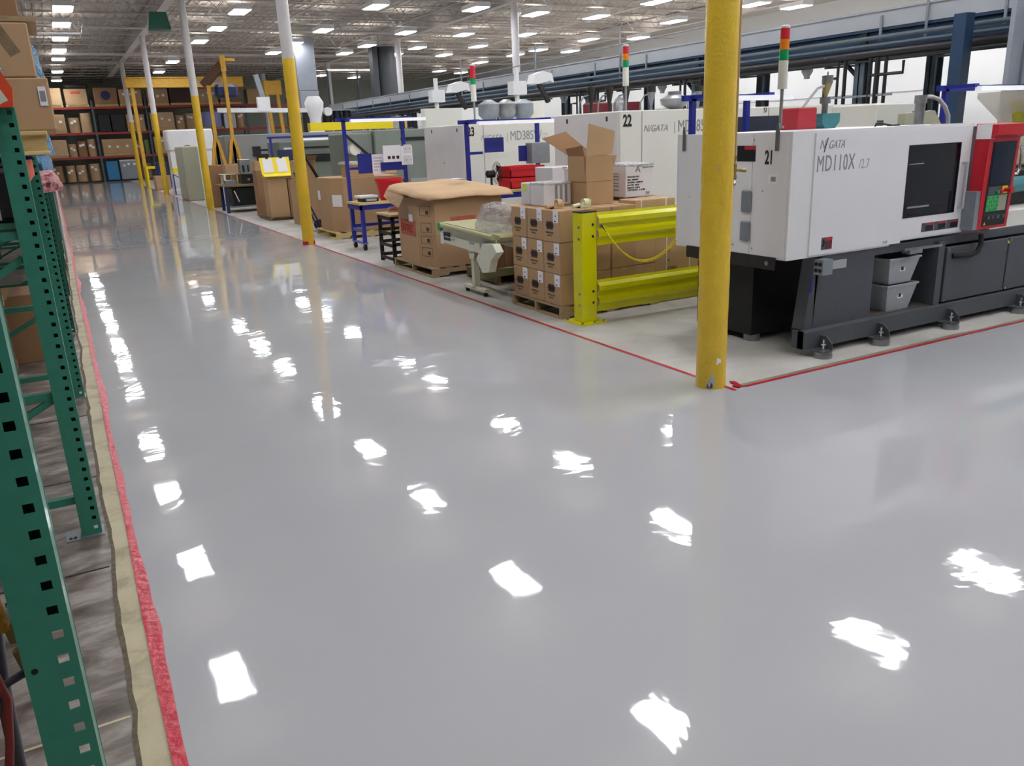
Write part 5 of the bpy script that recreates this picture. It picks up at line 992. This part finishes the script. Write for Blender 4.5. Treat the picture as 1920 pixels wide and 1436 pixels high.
single(B().bar((-.16,4.6,2.43),(-.06,4.6,2.24),.012,.05), 'wood_lath', 'woodd', 'dark wood lath leaning on the left carton', 'lath')
blob(-.20, 4.5, 2.13, .07, .1, .25, 'bfilm', 'film_bundle', 'blue and white film hanging at the top left corner', 'bundle', 11)
t = thing('storage_tote', 'dark storage tote with a white panel on the left rack shelf', 'tote', (-.7, 5.2, 1.47)); B().bev(-1.05,-.18,4.7,5.9,1.49,1.74,.02).go('body', 'black2', t); B().box(-.5,-.26,4.69,4.70,1.50,1.60).go('white_panel', 'inkg2', t)
single(B().box(-1.1,-.17,4.3,6.8,1.455,1.485), 'shelf_deck', 'green2', 'dark green shelf deck on the left rack below the tote', 'shelf')
carton(-.95, -.22, 8.3, 8.9, .003, .62, 'brown carton on the left rack seen behind the second upright', 'kraftd')
t = thing('pallet', 'small pallet standing upright under the left rack', 'pallet', (-.7, 7.9, 0)); 
for k in range(4): B().box(-1.3+.2*k,-1.16+.2*k,7.9,7.92,.003,.75).go('top_board', 'woodd', t)
B().box(-1.35,-.56,7.925,8.0,.05,.12).go('stringer', 'wood', t); B().box(-1.35,-.56,7.925,8.0,.6,.67).go('stringer', 'wood', t)
# blue wrapped goods farther down the left rack
t = thing('white_rod', 'white rod leaning against the far left rack uprights', 'rod', (-.04, 13, 0)); B().tube([(-.02,11.9,1.48),(-.06,16.0,.01)], .018, 6).go('rod', 'white', t)
for i, (y, z0, h, mt, lb) in enumerate(((11.5,1.52,.36,'bfilm','blue film wrapped load on the left rack before the far rack'), (15.5,1.505,.30,'bfilm','second blue wrapped load farther down the left rack'), (8.2,1.50,.16,'pinkw','red and white bagged load beyond the third upright'))):
    blob(-.14 if i < 2 else -.10, y, z0, .14, .5, h, mt, 'wrapped_load', lb, 'load', i+20, .35)
single(B().box(-1.09,-.20,7.2,20.5,1.482,1.50), 'shelf_deck', 'green2', 'long dark shelf deck farther down the left rack', 'shelf')
# hoses and fittings at the lower left
t = thing('hose_set', 'bundle of air hoses with fittings behind the nearest upright', 'hose', (-.25, 1.6, .8))
B().tube([(-.205,1.66,1.10),(-.19,1.66,1.0),(-.185,1.66,.90),(-.205,1.66,.84),(-.26,1.66,.82),(-.34,1.66,.84)], .009, 10).go('grey_hose', 'ghose', t, True)
B().tube([(-.27,1.68,1.10),(-.25,1.68,.95),(-.262,1.68,.8),(-.27,1.68,.6),(-.26,1.68,.35)], .012, 10).go('grey_hose', 'ghose', t, True)
B().tube([(-.30,1.70,1.15),(-.275,1.70,.98),(-.27,1.70,.8),(-.28,1.70,.5)], .011, 10).go('red_hose', 'redhose', t, True)
B().tube([(-.30,1.64,.98),(-.27,1.64,.9),(-.255,1.64,.80),(-.27,1.64,.70),(-.29,1.64,.6)], .008, 10).go('red_hose', 'redhose', t, True)
for x, z in ((-.215,1.12),(-.212,1.06),(-.20,.99)): B().cyl((x-.02,1.64,z),(x+.02,1.64,z+.003),.009,10).cyl((x-.006,1.64,z),(x+.008,1.64,z+.001),.013,6).go('fitting', 'chrome', t)
B().tube([(-.245,1.63,1.10),(-.235,1.63,1.03),(-.23,1.63,.95)], .010, 8).go('gold_tube', mat('gold_tape', 'b8862a', .35, bump=.4, bscale=80), t, True); B().cyl((-.215,1.64,.90),(-.208,1.64,.86),.014,10).cyl((-.222,1.64,.96),(-.216,1.64,.92),.013,10).go('coupling', 'brass', t)
single(B().box(-.42,-.205,1.75,1.77,1.06,1.25), 'blue_panel', 'dblue', 'dark blue panel behind the nearest upright hoses', 'panel')
